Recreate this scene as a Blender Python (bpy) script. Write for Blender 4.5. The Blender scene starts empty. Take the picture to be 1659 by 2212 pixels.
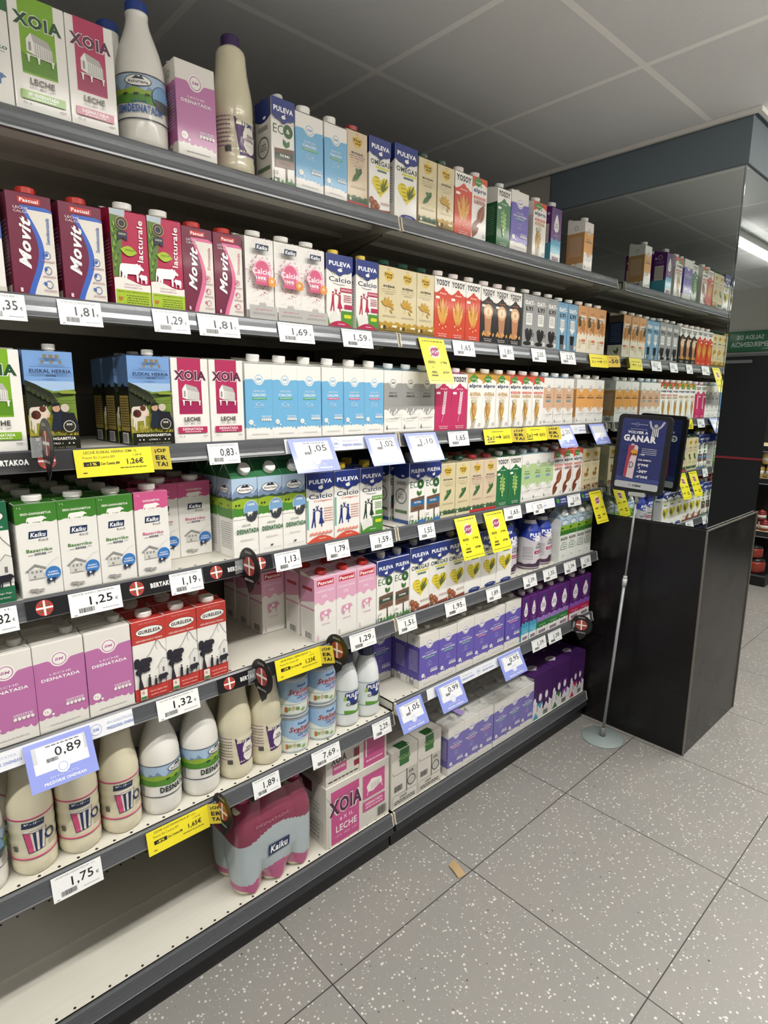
import bpy, bmesh, math, random
from mathutils import Vector, Matrix
random.seed(7)
PI = math.pi
COL = bpy.context.scene.collection
SC = bpy.context.scene

# ---------------------------------------------------------------- camera
cam_d = bpy.data.cameras.new('camera')
cam = bpy.data.objects.new('camera', cam_d); COL.objects.link(cam)
cam_d.sensor_fit = 'HORIZONTAL'; cam_d.sensor_width = 36.0
cam_d.lens = 36.0 * 1293.4 / 1659.0
cam_d.clip_start = 0.05; cam_d.clip_end = 60
f_ = Vector((0.66775458, 0.72009671, -0.18858568)); r_ = Vector((0.73408814, -0.67902295, 0.00651439)); u_ = Vector((0.12336302, 0.14278852, 0.98203514))
cam.matrix_world = Matrix(((r_.x, u_.x, -f_.x, -1.43183), (r_.y, u_.y, -f_.y, -1.09066), (r_.z, u_.z, -f_.z, 1.58032), (0, 0, 0, 1)))
SC.camera = cam
# ---------------------------------------------------------------- world, exposure
world = bpy.data.worlds.new('room_air'); SC.world = world; world.use_nodes = True
world.node_tree.nodes['Background'].inputs[0].default_value = (0.8, 0.85, 1, 1)
world.node_tree.nodes['Background'].inputs[1].default_value = 0.02
SC.view_settings.view_transform = 'Standard'
SC.view_settings.look = 'None'
SC.view_settings.gamma = 1.0
SC.view_settings.use_curve_mapping = False
SC.view_settings.exposure = 0.03
LAMP_W = 25.0        # watts of one ceiling tube
LAMP_FIX = 2.60      # height of the ceiling lamps

# ---------------------------------------------------------------- materials
def lin(h):
    c = [int(h[i:i + 2], 16) / 255 for i in (0, 2, 4)]
    return tuple((v / 12.92 if v <= 0.04045 else ((v + 0.055) / 1.055) ** 2.4) for v in c) + (1,)
MATS = {}
def M(h, rough=0.42, metal=0.0, coat=0.0, trans=0.0, emit=0.0, alpha=1.0):
    key = (h, rough, metal, coat, trans, emit, alpha)
    if key in MATS: return MATS[key]
    m = bpy.data.materials.new('paint_' + h); m.use_nodes = True
    b = m.node_tree.nodes['Principled BSDF']
    b.inputs['Base Color'].default_value = lin(h)
    b.inputs['Roughness'].default_value = rough
    b.inputs['Metallic'].default_value = metal
    b.inputs['Coat Weight'].default_value = coat
    b.inputs['Coat Roughness'].default_value = 0.08
    b.inputs['Transmission Weight'].default_value = trans
    b.inputs['Alpha'].default_value = alpha
    if emit:
        b.inputs['Emission Color'].default_value = lin(h)
        b.inputs['Emission Strength'].default_value = emit
    MATS[key] = m
    return m
def ink(h): return M(h, 0.38, 0, 0.25)          # printed board
def plastic(h): return M(h, 0.3, 0, 0.15)
def nodes(name):
    m = bpy.data.materials.new(name); m.use_nodes = True
    nt = m.node_tree; return m, nt, nt.nodes['Principled BSDF']
def nd(nt, typ, **kw):
    n = nt.nodes.new(typ)
    for k, v in kw.items(): setattr(n, k, v)
    return n
def mth(nt, op, a, b=None, c=None):
    n = nt.nodes.new('ShaderNodeMath'); n.operation = op
    for i, v in enumerate((a, b, c)):
        if v is None: continue
        if isinstance(v, (int, float)): n.inputs[i].default_value = v
        else: nt.links.new(v, n.inputs[i])
    return n.outputs[0]
def mixc(nt, fac, a, b):
    n = nt.nodes.new('ShaderNodeMix'); n.data_type = 'RGBA'
    for i, v in ((0, fac), (6, a), (7, b)):
        if isinstance(v, (int, float)): n.inputs[i].default_value = v
        elif isinstance(v, tuple): n.inputs[i].default_value = v
        else: nt.links.new(v, n.inputs[i])
    return n.outputs[2]
def grid_line(nt, coord, origin, pitch, half):
    # 1 on the joint lines, 0 elsewhere
    s = mth(nt, 'SUBTRACT', coord, origin)
    q = mth(nt, 'DIVIDE', s, pitch)
    fr = mth(nt, 'FRACT', mth(nt, 'ADD', q, 1000.5))
    ds = mth(nt, 'ABSOLUTE', mth(nt, 'SUBTRACT', fr, 0.5))
    return mth(nt, 'LESS_THAN', ds, half / pitch)
def floor_mat():
    m, nt, b = nodes('terrazzo_tile')
    g = nd(nt, 'ShaderNodeNewGeometry'); sp = nd(nt, 'ShaderNodeSeparateXYZ'); nt.links.new(g.outputs['Position'], sp.inputs[0])
    lx = grid_line(nt, sp.outputs[0], 0.0, 0.6, 0.0016); ly = grid_line(nt, sp.outputs[1], 0.0, 0.6, 0.0016)
    line = mth(nt, 'MAXIMUM', lx, ly)
    v = nd(nt, 'ShaderNodeTexVoronoi'); v.inputs['Scale'].default_value = 88; nt.links.new(g.outputs['Position'], v.inputs['Vector'])
    sc = nd(nt, 'ShaderNodeSeparateColor'); nt.links.new(v.outputs['Color'], sc.inputs[0])
    no = nd(nt, 'ShaderNodeTexNoise'); no.inputs['Scale'].default_value = 90; nt.links.new(g.outputs['Position'], no.inputs['Vector'])
    size = mth(nt, 'MULTIPLY_ADD', sc.outputs[1], 0.24, 0.11)
    dist = mth(nt, 'ADD', v.outputs['Distance'], mth(nt, 'MULTIPLY_ADD', no.outputs[0], 0.30, -0.15))
    chip = mth(nt, 'MULTIPLY', mth(nt, 'LESS_THAN', dist, size), mth(nt, 'GREATER_THAN', sc.outputs[0], 0.45))
    dark = mth(nt, 'MULTIPLY', mth(nt, 'LESS_THAN', dist, mth(nt, 'MULTIPLY', size, 0.8)), mth(nt, 'LESS_THAN', sc.outputs[0], 0.03))
    v2 = nd(nt, 'ShaderNodeTexVoronoi'); v2.inputs['Scale'].default_value = 130; nt.links.new(g.outputs['Position'], v2.inputs['Vector'])
    s2 = nd(nt, 'ShaderNodeSeparateColor'); nt.links.new(v2.outputs['Color'], s2.inputs[0])
    chip2 = mth(nt, 'MULTIPLY', mth(nt, 'LESS_THAN', v2.outputs['Distance'], 0.22), mth(nt, 'GREATER_THAN', s2.outputs[0], 0.72))
    n2 = nd(nt, 'ShaderNodeTexNoise'); n2.inputs['Scale'].default_value = 3.2; n2.inputs['Detail'].default_value = 6; nt.links.new(g.outputs['Position'], n2.inputs['Vector'])
    base = mixc(nt, n2.outputs[0], lin('848480'), lin('908b86'))
    fine = nd(nt, 'ShaderNodeTexNoise'); fine.inputs['Scale'].default_value = 420; nt.links.new(g.outputs['Position'], fine.inputs['Vector'])
    base = mixc(nt, mth(nt, 'MULTIPLY', fine.outputs[0], 0.25), base, lin('6f6c66'))
    c = mixc(nt, mth(nt, 'MULTIPLY', chip2, 0.30), base, lin('c9c6bc'))
    c = mixc(nt, mth(nt, 'MULTIPLY', chip, 0.75), c, lin('d3d0c6'))
    c = mixc(nt, dark, c, lin('3c3a38'))
    c = mixc(nt, line, c, lin('2b2827'))
    nt.links.new(c, b.inputs['Base Color'])
    b.inputs['Roughness'].default_value = 0.42
    b.inputs['Specular IOR Level'].default_value = 0.4
    return m
def ceiling_mat():
    m, nt, b = nodes('mineral_ceiling_tile')
    g = nd(nt, 'ShaderNodeNewGeometry'); sp = nd(nt, 'ShaderNodeSeparateXYZ'); nt.links.new(g.outputs['Position'], sp.inputs[0])
    lx = grid_line(nt, sp.outputs[0], 0.04, 0.603, 0.0115); ly = grid_line(nt, sp.outputs[1], 0.55, 0.62, 0.0115)
    line = mth(nt, 'MAXIMUM', lx, ly)
    no = nd(nt, 'ShaderNodeTexNoise'); no.inputs['Scale'].default_value = 160; no.inputs['Detail'].default_value = 4; nt.links.new(g.outputs['Position'], no.inputs['Vector'])
    base = mixc(nt, no.outputs[0], lin('dadcde'), lin('e8eaec'))
    nt.links.new(mixc(nt, line, base, lin('fbfbfa')), b.inputs['Base Color'])
    b.inputs['Roughness'].default_value = 0.85
    bp = nd(nt, 'ShaderNodeBump'); bp.inputs['Strength'].default_value = 0.25; bp.inputs['Distance'].default_value = 0.002
    nt.links.new(no.outputs[0], bp.inputs['Height']); nt.links.new(bp.outputs[0], b.inputs['Normal'])
    return m
def black_tile_mat():
    m, nt, b = nodes('black_glazed_tile')
    g = nd(nt, 'ShaderNodeNewGeometry'); sp = nd(nt, 'ShaderNodeSeparateXYZ'); nt.links.new(g.outputs['Position'], sp.inputs[0])
    lz = grid_line(nt, sp.outputs[2], 0.44, 0.60, 0.0015); ly = grid_line(nt, sp.outputs[1], 0.19, 0.60, 0.0012); lx = grid_line(nt, sp.outputs[0], 1.56, 0.60, 0.0012)
    line = mth(nt, 'MAXIMUM', lz, mth(nt, 'MAXIMUM', ly, lx))
    no = nd(nt, 'ShaderNodeTexNoise'); no.inputs['Scale'].default_value = 7; no.inputs['Detail'].default_value = 7; nt.links.new(g.outputs['Position'], no.inputs['Vector'])
    base = mixc(nt, no.outputs[0], lin('0f0f0f'), lin('1d1c1a'))
    nt.links.new(mixc(nt, line, base, lin('050505')), b.inputs['Base Color'])
    rr = mth(nt, 'MULTIPLY_ADD', no.outputs[0], 0.25, 0.12); nt.links.new(rr, b.inputs['Roughness'])
    b.inputs['Specular IOR Level'].default_value = 0.35
    return m
def scratched(name, h1, h2, rough, metal=0.0):
    m, nt, b = nodes(name)
    g = nd(nt, 'ShaderNodeNewGeometry')
    mp = nd(nt, 'ShaderNodeMapping'); mp.inputs['Scale'].default_value = (1.2, 45, 45); nt.links.new(g.outputs['Position'], mp.inputs[0])
    no = nd(nt, 'ShaderNodeTexNoise'); no.inputs['Scale'].default_value = 2; no.inputs['Detail'].default_value = 5; nt.links.new(mp.outputs[0], no.inputs['Vector'])
    nt.links.new(mixc(nt, no.outputs[0], lin(h1), lin(h2)), b.inputs['Base Color'])
    nt.links.new(mth(nt, 'MULTIPLY_ADD', no.outputs[0], 0.15, rough), b.inputs['Roughness'])
    b.inputs['Metallic'].default_value = metal
    return m
FLOOR = floor_mat(); CEIL = ceiling_mat(); BTILE = black_tile_mat()
DECK = scratched('shelf_cream_enamel', 'cbc8bc', 'd5d2c7', 0.35)
RAILM = scratched('grey_ticket_rail', '4d4f53', '57595d', 0.2)
RAILTOP = scratched('silver_grey_ticket_rail', '707376', '7c7f82', 0.2, 0.5)
KICK = M('1c1d20', 0.4)
STEEL = M('b9b6ae', 0.3, 0.9)
def clear_film(name, tint='ffffff', alpha=0.22):
    return M(tint, 0.12, 0, 0.0, 0.0, 0, alpha)
CLEAR = M('e8eef0', 0.08, 0, 0.5, 0, 0, 0.28)

# ---------------------------------------------------------------- mesh helpers
def slot(mesh_mats, m):
    if m not in mesh_mats: mesh_mats.append(m)
    return mesh_mats.index(m)
class MB:
    """collects shapes into one mesh with material slots"""
    def __init__(s): s.v = []; s.f = []; s.mi = []; s.mats = []; s.sm = []
    def face(s, pts, m, smooth=False):
        k = len(s.v); s.v += [tuple(p) for p in pts]; s.f.append(tuple(range(k, k + len(pts)))); s.mi.append(slot(s.mats, m)); s.sm.append(smooth)
    def raw(s, vs, fs, m, smooth=False):
        k = len(s.v); s.v += [tuple(p) for p in vs]; i = slot(s.mats, m)
        for f in fs: s.f.append(tuple(k + a for a in f)); s.mi.append(i); s.sm.append(smooth)
    def box(s, x0, x1, y0, y1, z0, z1, m, bev=0.0):
        if bev:
            bm = bmesh.new(); bmesh.ops.create_cube(bm, size=1)
            for v in bm.verts: v.co = ((x0 + x1) / 2 + v.co.x * (x1 - x0), (y0 + y1) / 2 + v.co.y * (y1 - y0), (z0 + z1) / 2 + v.co.z * (z1 - z0))
            bmesh.ops.bevel(bm, geom=bm.edges[:], offset=bev, segments=2, affect='EDGES', profile=0.6)
            s.bm(bm, m); return
        p = [(x0, y0, z0), (x1, y0, z0), (x1, y1, z0), (x0, y1, z0), (x0, y0, z1), (x1, y0, z1), (x1, y1, z1), (x0, y1, z1)]
        s.raw(p, [(0, 3, 2, 1), (4, 5, 6, 7), (0, 1, 5, 4), (1, 2, 6, 5), (2, 3, 7, 6), (3, 0, 4, 7)], m)
    def bm(s, bm, m, smooth=False):
        bm.verts.index_update()
        s.raw([v.co[:] for v in bm.verts], [tuple(v.index for v in f.verts) for f in bm.faces], m, smooth); bm.free()
    def lathe(s, prof, m, n=28, cx=0, cy=0, z0=0, smooth=True, mod=None, mats=None):
        """prof [(r,z)] from bottom to top"""
        k = len(s.v)
        for (r, z) in prof:
            for i in range(n):
                a = 2 * PI * i / n; rr = r * (mod(a, z) if mod else 1)
                s.v.append((cx + rr * math.cos(a), cy + rr * math.sin(a), z0 + z))
        for j in range(len(prof) - 1):
            mm = m
            if mats:
                zc = (prof[j][1] + prof[j + 1][1]) / 2
                for (zt, mt) in mats:
                    if zc < zt: mm = mt; break
            for i in range(n):
                i2 = (i + 1) % n
                s.f.append((k + j * n + i, k + j * n + i2, k + (j + 1) * n + i2, k + (j + 1) * n + i)); s.mi.append(slot(s.mats, mm)); s.sm.append(smooth)
        top = len(prof) - 1
        s.f.append(tuple(k + top * n + i for i in range(n))); s.mi.append(slot(s.mats, m)); s.sm.append(False)
        s.f.append(tuple(k + i for i in reversed(range(n)))); s.mi.append(slot(s.mats, m)); s.sm.append(False)
    def prism(s, prof, x0, x1, m, axis='x', caps=True):
        """closed (a,b) outline swept from x0 to x1; axis x: (y,z) outline"""
        n = len(prof)
        def P(t, q):
            return (t, q[0], q[1]) if axis == 'x' else ((q[0], t, q[1]) if axis == 'y' else (q[0], q[1], t))
        vs = [P(x0, q) for q in prof] + [P(x1, q) for q in prof]
        fs = [(i, (i + 1) % n, n + (i + 1) % n, n + i) for i in range(n)]
        if caps: fs += [tuple(reversed(range(n))), tuple(range(n, 2 * n))]
        s.raw(vs, fs, m)
    def tube(s, p0, p1, r, m, n=12):
        p0 = Vector(p0); p1 = Vector(p1); d = (p1 - p0); q = d.to_track_quat('Z', 'Y'); L = d.length
        k = len(s.v)
        for z in (0, L):
            for i in range(n):
                a = 2 * PI * i / n; s.v.append(tuple(p0 + q @ Vector((r * math.cos(a), r * math.sin(a), z))))
        for i in range(n):
            s.f.append((k + i, k + (i + 1) % n, k + n + (i + 1) % n, k + n + i)); s.mi.append(slot(s.mats, m)); s.sm.append(True)
        s.f.append(tuple(k + i for i in reversed(range(n)))); s.mi.append(slot(s.mats, m)); s.sm.append(False)
        s.f.append(tuple(k + n + i for i in range(n))); s.mi.append(slot(s.mats, m)); s.sm.append(False)
    def build(s, name, parent=None, loc=None, fix=False):
        me = bpy.data.meshes.new(name); me.from_pydata(s.v, [], s.f)
        for m in s.mats: me.materials.append(m)
        me.polygons.foreach_set('material_index', s.mi); me.polygons.foreach_set('use_smooth', s.sm)
        if fix:
            bm = bmesh.new(); bm.from_mesh(me); bmesh.ops.recalc_face_normals(bm, faces=bm.faces); bm.to_mesh(me); bm.free()
        me.update()
        o = bpy.data.objects.new(name, me); COL.objects.link(o)
        if parent is not None: o.parent = parent
        if loc is not None: o.location = loc
        return o
def tag(o, label=None, cat=None, group=None, kind=None):
    if label: o['label'] = label
    if cat: o['category'] = cat
    if group: o['group'] = group
    if kind: o['kind'] = kind
    return o
def empty(name, loc=(0, 0, 0)):
    o = bpy.data.objects.new(name, None); COL.objects.link(o); o.location = loc; o.empty_display_size = 0.02
    return o

# ---------------------------------------------------------------- flat artwork
TXT = {}
def text_mesh(s, bold=0.0, shear=0.0):
    key = (s, bold, shear)
    if key in TXT: return TXT[key]
    cu = bpy.data.curves.new('t', 'FONT'); cu.body = s; cu.size = 1; cu.resolution_u = 2; cu.offset = bold * .8; cu.space_character = 1 + bold * 2.6; cu.shear = shear; cu.fill_mode = 'FRONT' if hasattr(cu, 'fill_mode') else cu.fill_mode
    o = bpy.data.objects.new('t', cu); COL.objects.link(o)
    bpy.context.view_layer.update()
    me = o.to_mesh()
    vs = [(v.co.x, v.co.y) for v in me.vertices]; fs = [tuple(p.vertices) for p in me.polygons]
    o.to_mesh_clear(); bpy.data.objects.remove(o); bpy.data.curves.remove(cu)
    if vs:
        x0 = min(v[0] for v in vs); x1 = max(v[0] for v in vs); y0 = min(v[1] for v in vs); y1 = max(v[1] for v in vs)
        vs = [((a - x0) / max(x1 - x0, 1e-6), (b - y0) / max(y1 - y0, 1e-6)) for a, b in vs]
        asp = (x1 - x0) / max(y1 - y0, 1e-6)
    else: asp = 1
    TXT[key] = (vs, fs, asp)
    return TXT[key]
class Art:
    """drawing on a flat rectangle; u, v are fractions of its width and height, layers stack outwards"""
    def __init__(s, w, h): s.w = w; s.h = h; s.it = []; s.L = 0
    def add(s, vs, fs, m): s.L += 1; s.it.append((vs, fs, m, s.L)); return s
    def poly(s, pts, c):
        return s.add([(a * s.w, b * s.h) for a, b in pts], [tuple(range(len(pts)))], c if not isinstance(c, str) else ink(c))
    def rect(s, u0, v0, u1, v1, c): return s.poly([(u0, v0), (u1, v0), (u1, v1), (u0, v1)], c)
    def disc(s, u, v, r, c, n=20, ry=None, rot=0):
        a = s.w / s.h; ry = ry or r
        pts = []
        for i in range(n):
            t = 2 * PI * i / n; x = r * math.cos(t); y = ry * math.sin(t)
            pts.append((u + x * math.cos(rot) - y * math.sin(rot), v + (x * math.sin(rot) + y * math.cos(rot)) * a))
        return s.poly(pts, c)
    def ring(s, u, v, r, t, c, n=24):
        a = s.w / s.h; vs = []; fs = []
        for i in range(n):
            q = 2 * PI * i / n
            for rr in (r, r - t): vs.append(((u + rr * math.cos(q)) * s.w, (v + rr * math.sin(q) * a) * s.h))
        for i in range(n): j = (i + 1) % n; fs.append((2 * i, 2 * j, 2 * j + 1, 2 * i + 1))
        return s.add(vs, fs, ink(c))
    def rrect(s, u0, v0, u1, v1, r, c):
        a = s.w / s.h; pts = []
        for (cx, cy, t0) in ((u1 - r, v1 - r * a, 0), (u0 + r, v1 - r * a, 90), (u0 + r, v0 + r * a, 180), (u1 - r, v0 + r * a, 270)):
            for k in range(5):
                t = math.radians(t0 + k * 22.5); pts.append((cx + r * math.cos(t), cy + r * math.sin(t) * a))
        return s.poly(pts, c)
    def band(s, v0, v1, c, top=None, bot=None, u0=0.0, u1=1.0):
        """coloured band whose upper / lower edge follows a function of u"""
        n = 28; pts = []
        for i in range(n + 1):
            u = u0 + (u1 - u0) * i / n; pts.append((u, v0 + (bot(u) if bot else 0)))
        for i in range(n, -1, -1):
            u = u0 + (u1 - u0) * i / n; pts.append((u, v1 + (top(u) if top else 0)))
        vs = [(a * s.w, b * s.h) for a, b in pts]; N = len(vs)
        fs = [(i, i + 1, N - 2 - i, N - 1 - i) for i in range(n)]
        return s.add(vs, fs, c if not isinstance(c, str) else ink(c))
    def stroke(s, pts, t, c):
        """polyline of thickness t (fraction of width)"""
        P = [(a * s.w, b * s.h) for a, b in pts]; hw = t * s.w / 2; vs = []; fs = []
        for i in range(len(P) - 1):
            dx = P[i + 1][0] - P[i][0]; dy = P[i + 1][1] - P[i][1]; L = math.hypot(dx, dy) or 1; nx = -dy / L * hw; ny = dx / L * hw
            k = len(vs); vs += [(P[i][0] + nx, P[i][1] + ny), (P[i][0] - nx, P[i][1] - ny), (P[i + 1][0] - nx, P[i + 1][1] - ny), (P[i + 1][0] + nx, P[i + 1][1] + ny)]; fs.append((k, k + 1, k + 2, k + 3))
        return s.add(vs, fs, ink(c))
    def text(s, t, u, v, w, h, c, bold=0.0, shear=0.0, rot=0, fit=True):
        """text centred on (u,v) filling a box w x h (fractions); rot in degrees, box measured before turning"""
        vs, fs, asp = text_mesh(t, bold, shear)
        W = w * s.w; H = h * s.h
        if abs(rot) > 45: W = w * s.h; H = h * s.w
        if not fit: W = min(W, asp * H)
        ca = math.cos(math.radians(rot)); sa = math.sin(math.radians(rot)); out = []
        for a, b in vs:
            x = (a - 0.5) * W; y = (b - 0.5) * H; out.append((u * s.w + x * ca - y * sa, v * s.h + x * sa + y * ca))
        return s.add(out, fs, ink(c))
    def lines(s, u0, u1, v0, v1, n, c, t=0.35, seed=1):
        """small print drawn as broken bars"""
        rr = random.Random(seed); vs = []; fs = []
        for i in range(n):
            vv = v0 + (v1 - v0) * (i + 0.5) / n; hh = (v1 - v0) / n * t / 2 * 2; u = u0 + rr.random() * 0.04 * (u1 - u0)
            while u < u1:
                L = (u1 - u0) * rr.uniform(0.05, 0.16); e = min(u + L, u1); k = len(vs)
                vs += [(u * s.w, (vv - hh / 2) * s.h), (e * s.w, (vv - hh / 2) * s.h), (e * s.w, (vv + hh / 2) * s.h), (u * s.w, (vv + hh / 2) * s.h)]; fs.append((k, k + 1, k + 2, k + 3))
                u = e + (u1 - u0) * 0.03
        return s.add(vs, fs, ink(c))
    def barcode(s, u0, v0, u1, v1, c='222222', bg='f4f4f2', seed=3):
        if bg: s.rect(u0 - 0.01, v0, u1 + 0.01, v1, bg)
        rr = random.Random(seed); vs = []; fs = []; u = u0
        while u < u1:
            w = (u1 - u0) * rr.choice((0.012, 0.02, 0.035)); k = len(vs); e = min(u + w, u1)
            vs += [(u * s.w, v0 * s.h), (e * s.w, v0 * s.h), (e * s.w, v1 * s.h), (u * s.w, v1 * s.h)]; fs.append((k, k + 1, k + 2, k + 3)); u = e + (u1 - u0) * rr.choice((0.015, 0.03))
        return s.add(vs, fs, ink(c))
    def put(s, mb, fn, eps=0.00012, cut=None):
        """emit into mb; fn(u_metres, v_metres, offset) -> point; cut=(step_u, step_v) slices for curved surfaces"""
        for vs, fs, m, L in s.it:
            tol = 1e-5
            over = min(a for a, b in vs) < -tol or max(a for a, b in vs) > s.w + tol or min(b for a, b in vs) < -tol or max(b for a, b in vs) > s.h + tol
            if over:      # trim whatever runs past the edge of the face
                bm = bmesh.new(); bv = [bm.verts.new((a, b, 0)) for a, b in vs]
                for f in fs:
                    try: bm.faces.new([bv[i] for i in f])
                    except ValueError: pass
                for co, no in (((0, 0, 0), (-1, 0, 0)), ((s.w, 0, 0), (1, 0, 0)), ((0, 0, 0), (0, -1, 0)), ((0, s.h, 0), (0, 1, 0))):
                    bmesh.ops.bisect_plane(bm, geom=bm.verts[:] + bm.edges[:] + bm.faces[:], plane_co=co, plane_no=no, dist=1e-7, clear_outer=True)
                bm.verts.index_update()
                vs = [(v.co.x, v.co.y) for v in bm.verts]; fs = [tuple(v.index for v in f.verts) for f in bm.faces]; bm.free()
                if not fs: continue
            if cut and s.w > 0:
                bm = bmesh.new(); bv = [bm.verts.new((a, b, 0)) for a, b in vs]
                for f in fs:
                    try: bm.faces.new([bv[i] for i in f])
                    except ValueError: pass
                xs = [a for a, b in vs]; ys = [b for a, b in vs]
                for ax, st, lo, hi in ((0, cut[0], min(xs), max(xs)), (1, cut[1], min(ys), max(ys))):
                    if not st: continue
                    k = math.floor(lo / st) + 1
                    while k * st < hi - 1e-5:
                        co = (k * st, 0, 0) if ax == 0 else (0, k * st, 0); no = (1, 0, 0) if ax == 0 else (0, 1, 0)
                        bmesh.ops.bisect_plane(bm, geom=bm.verts[:] + bm.edges[:] + bm.faces[:], plane_co=co, plane_no=no, dist=1e-6); k += 1
                bm.verts.index_update()
                mb.raw([fn(v.co.x, v.co.y, eps * L) for v in bm.verts], [tuple(v.index for v in f.verts) for f in bm.faces], m); bm.free()
            else:
                mb.raw([fn(a, b, eps * L) for a, b in vs], fs, m)
def on_front(w, d, h, e0=0.0002): return lambda a, b, o: (-w / 2 + a, -(o + e0), b)
def on_left(w, d, h, e0=0.0002): return lambda a, b, o: (-w / 2 - o - e0, d - a, b)
def on_right(w, d, h, e0=0.0002): return lambda a, b, o: (w / 2 + o + e0, a, b)
def on_top(w, d, h, e0=0.0002): return lambda a, b, o: (-w / 2 + a, b, h + o + e0)
def drip(seed, amp, n=5, ph=0.0):
    r = random.Random(seed); ks = [(r.uniform(0.4, 1), r.uniform(0, 6.28), n * r.uniform(0.6, 1.5)) for _ in range(3)]
    return lambda u: amp * sum(a * math.sin(2 * PI * f * u + p) for a, p, f in ks) / 1.8
def splash(seed, amp, n=9):
    r = random.Random(seed); hs = [r.uniform(0.2, 1) for _ in range(n + 2)]
    def f(u):
        t = u * n; i = int(t); q = t - i; a = hs[min(i, n)]
        return amp * (a * (math.sin(PI * q) ** 0.7))
    return f
COW = [(0, .62), (.04, .86), (.12, .92), (.62, .95), (.72, 1), (.76, .92), (.84, .98), (.83, .9), (.97, .72), (.95, .64), (.84, .66), (.78, .5), (.74, .46), (.73, .02), (.66, .02), (.65, .4), (.3, .38), (.26, .02), (.19, .02), (.2, .36), (.13, .02), (.06, .02), (.1, .42), (.04, .55), (.02, .2), (-.02, .2)]
def cow(a, u, v, w, h, c, flip=False): a.poly([(u + ((1 - x) if flip else x) * w, v + y * h) for x, y in (reversed(COW) if flip else COW)], c)
def leaf(a, u, v, L, rot, c, fat=0.3):
    n = 8; asp = a.w / a.h; pts = []
    for i in range(n + 1): t = i / n; pts.append((t * L, fat * L * math.sin(PI * t)))
    for i in range(n - 1, 0, -1): t = i / n; pts.append((t * L, -fat * L * math.sin(PI * t)))
    R = math.radians(rot)
    a.poly([(u + x * math.cos(R) - y * math.sin(R), v + (x * math.sin(R) + y * math.cos(R)) * asp) for x, y in pts], c)
# ---------------------------------------------------------------- artwork of every product
WHITE = 'f1efe9'
def bm_art(col, l1, l2, sub=None, subc=None, ring=None, extra=None, dark=False):
    def f(a):
        ring_c = ring or col
        a.band(.17, .80, col, top=lambda u: -0.075 * math.exp(-((u - .5) / .17) ** 4) - .004 * math.cos(u * 9), bot=lambda u: -splash(4, .045, 7)(u))
        a.disc(.5, .80, .175, WHITE, 28); a.ring(.5, .80, .145, .018, ring_c)
        a.text('BM', .5, .80, .17, .032, ring_c, .02, .2)
        tc = '55555a' if dark else 'f4eef4'
        a.text(l1, .5, .645, .42, .022, tc); a.text(l2, .5, .595, .76 if len(l2) > 7 else .5, .034, '3f3f44' if dark else 'ffffff', .03)
        if sub: a.rect(.24, .535, .78, .56, subc); a.text(sub, .51, .548, .46, .012, 'ffffff')
        if extra: extra(a)
        a.disc(.17, .235, .085, WHITE); a.text('1L', .17, .235, .085, .022, col)
        a.disc(.28, .195, .028, WHITE)
        a.lines(.55, .92, .27, .32, 3, 'ffffff', .4, 5)
        for i in range(5): a.disc(.58 + i * .08, .262, .035, WHITE, 10)
        a.lines(.2, .8, .07, .085, 1, 'b8b6b0', .5)
    return f
def bm_side(col):
    def f(a):
        a.band(.17, .78, col, bot=lambda u: -splash(8, .04, 6)(u), top=drip(3, .006))
        a.ring(.5, .88, .11, .02, '4a4a4e', 16); a.lines(.15, .85, .3, .7, 12, 'e9e4ee', .28, 9); a.barcode(.2, .03, .6, .12)
    return f
def ca_extra(a): a.text('Ca', .5, .47, .3, .045, 'cfe6f4'); a.lines(.3, .7, .425, .435, 1, 'cfe6f4', .5)
def lac_extra(a): a.ring(.5, .44, .08, .012, 'cdc8e4', 16); a.lines(.35, .65, .385, .395, 1, 'cdc8e4', .5)
def grain_extra(c, tagc=None):
    def f(a):
        a.band(.02, .33, WHITE, top=lambda u: .05 * math.sin(u * 7 + 1))
        for i in range(7): leaf(a, .12 + i * .13, .29 + .03 * math.sin(i * 2), .22, 60 + 12 * (i % 3), WHITE, .16)
        if tagc: a.rect(.3, .50, .7, .545, tagc)
        a.lines(.2, .8, .22, .24, 1, '9a9890', .5); a.lines(.3, .7, .19, .2, 1, 'b0aea6', .5)
        a.rect(.12, .06, .2, .1, '77756f'); a.rect(.145, .1, .175, .13, '77756f')
    return f
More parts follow.
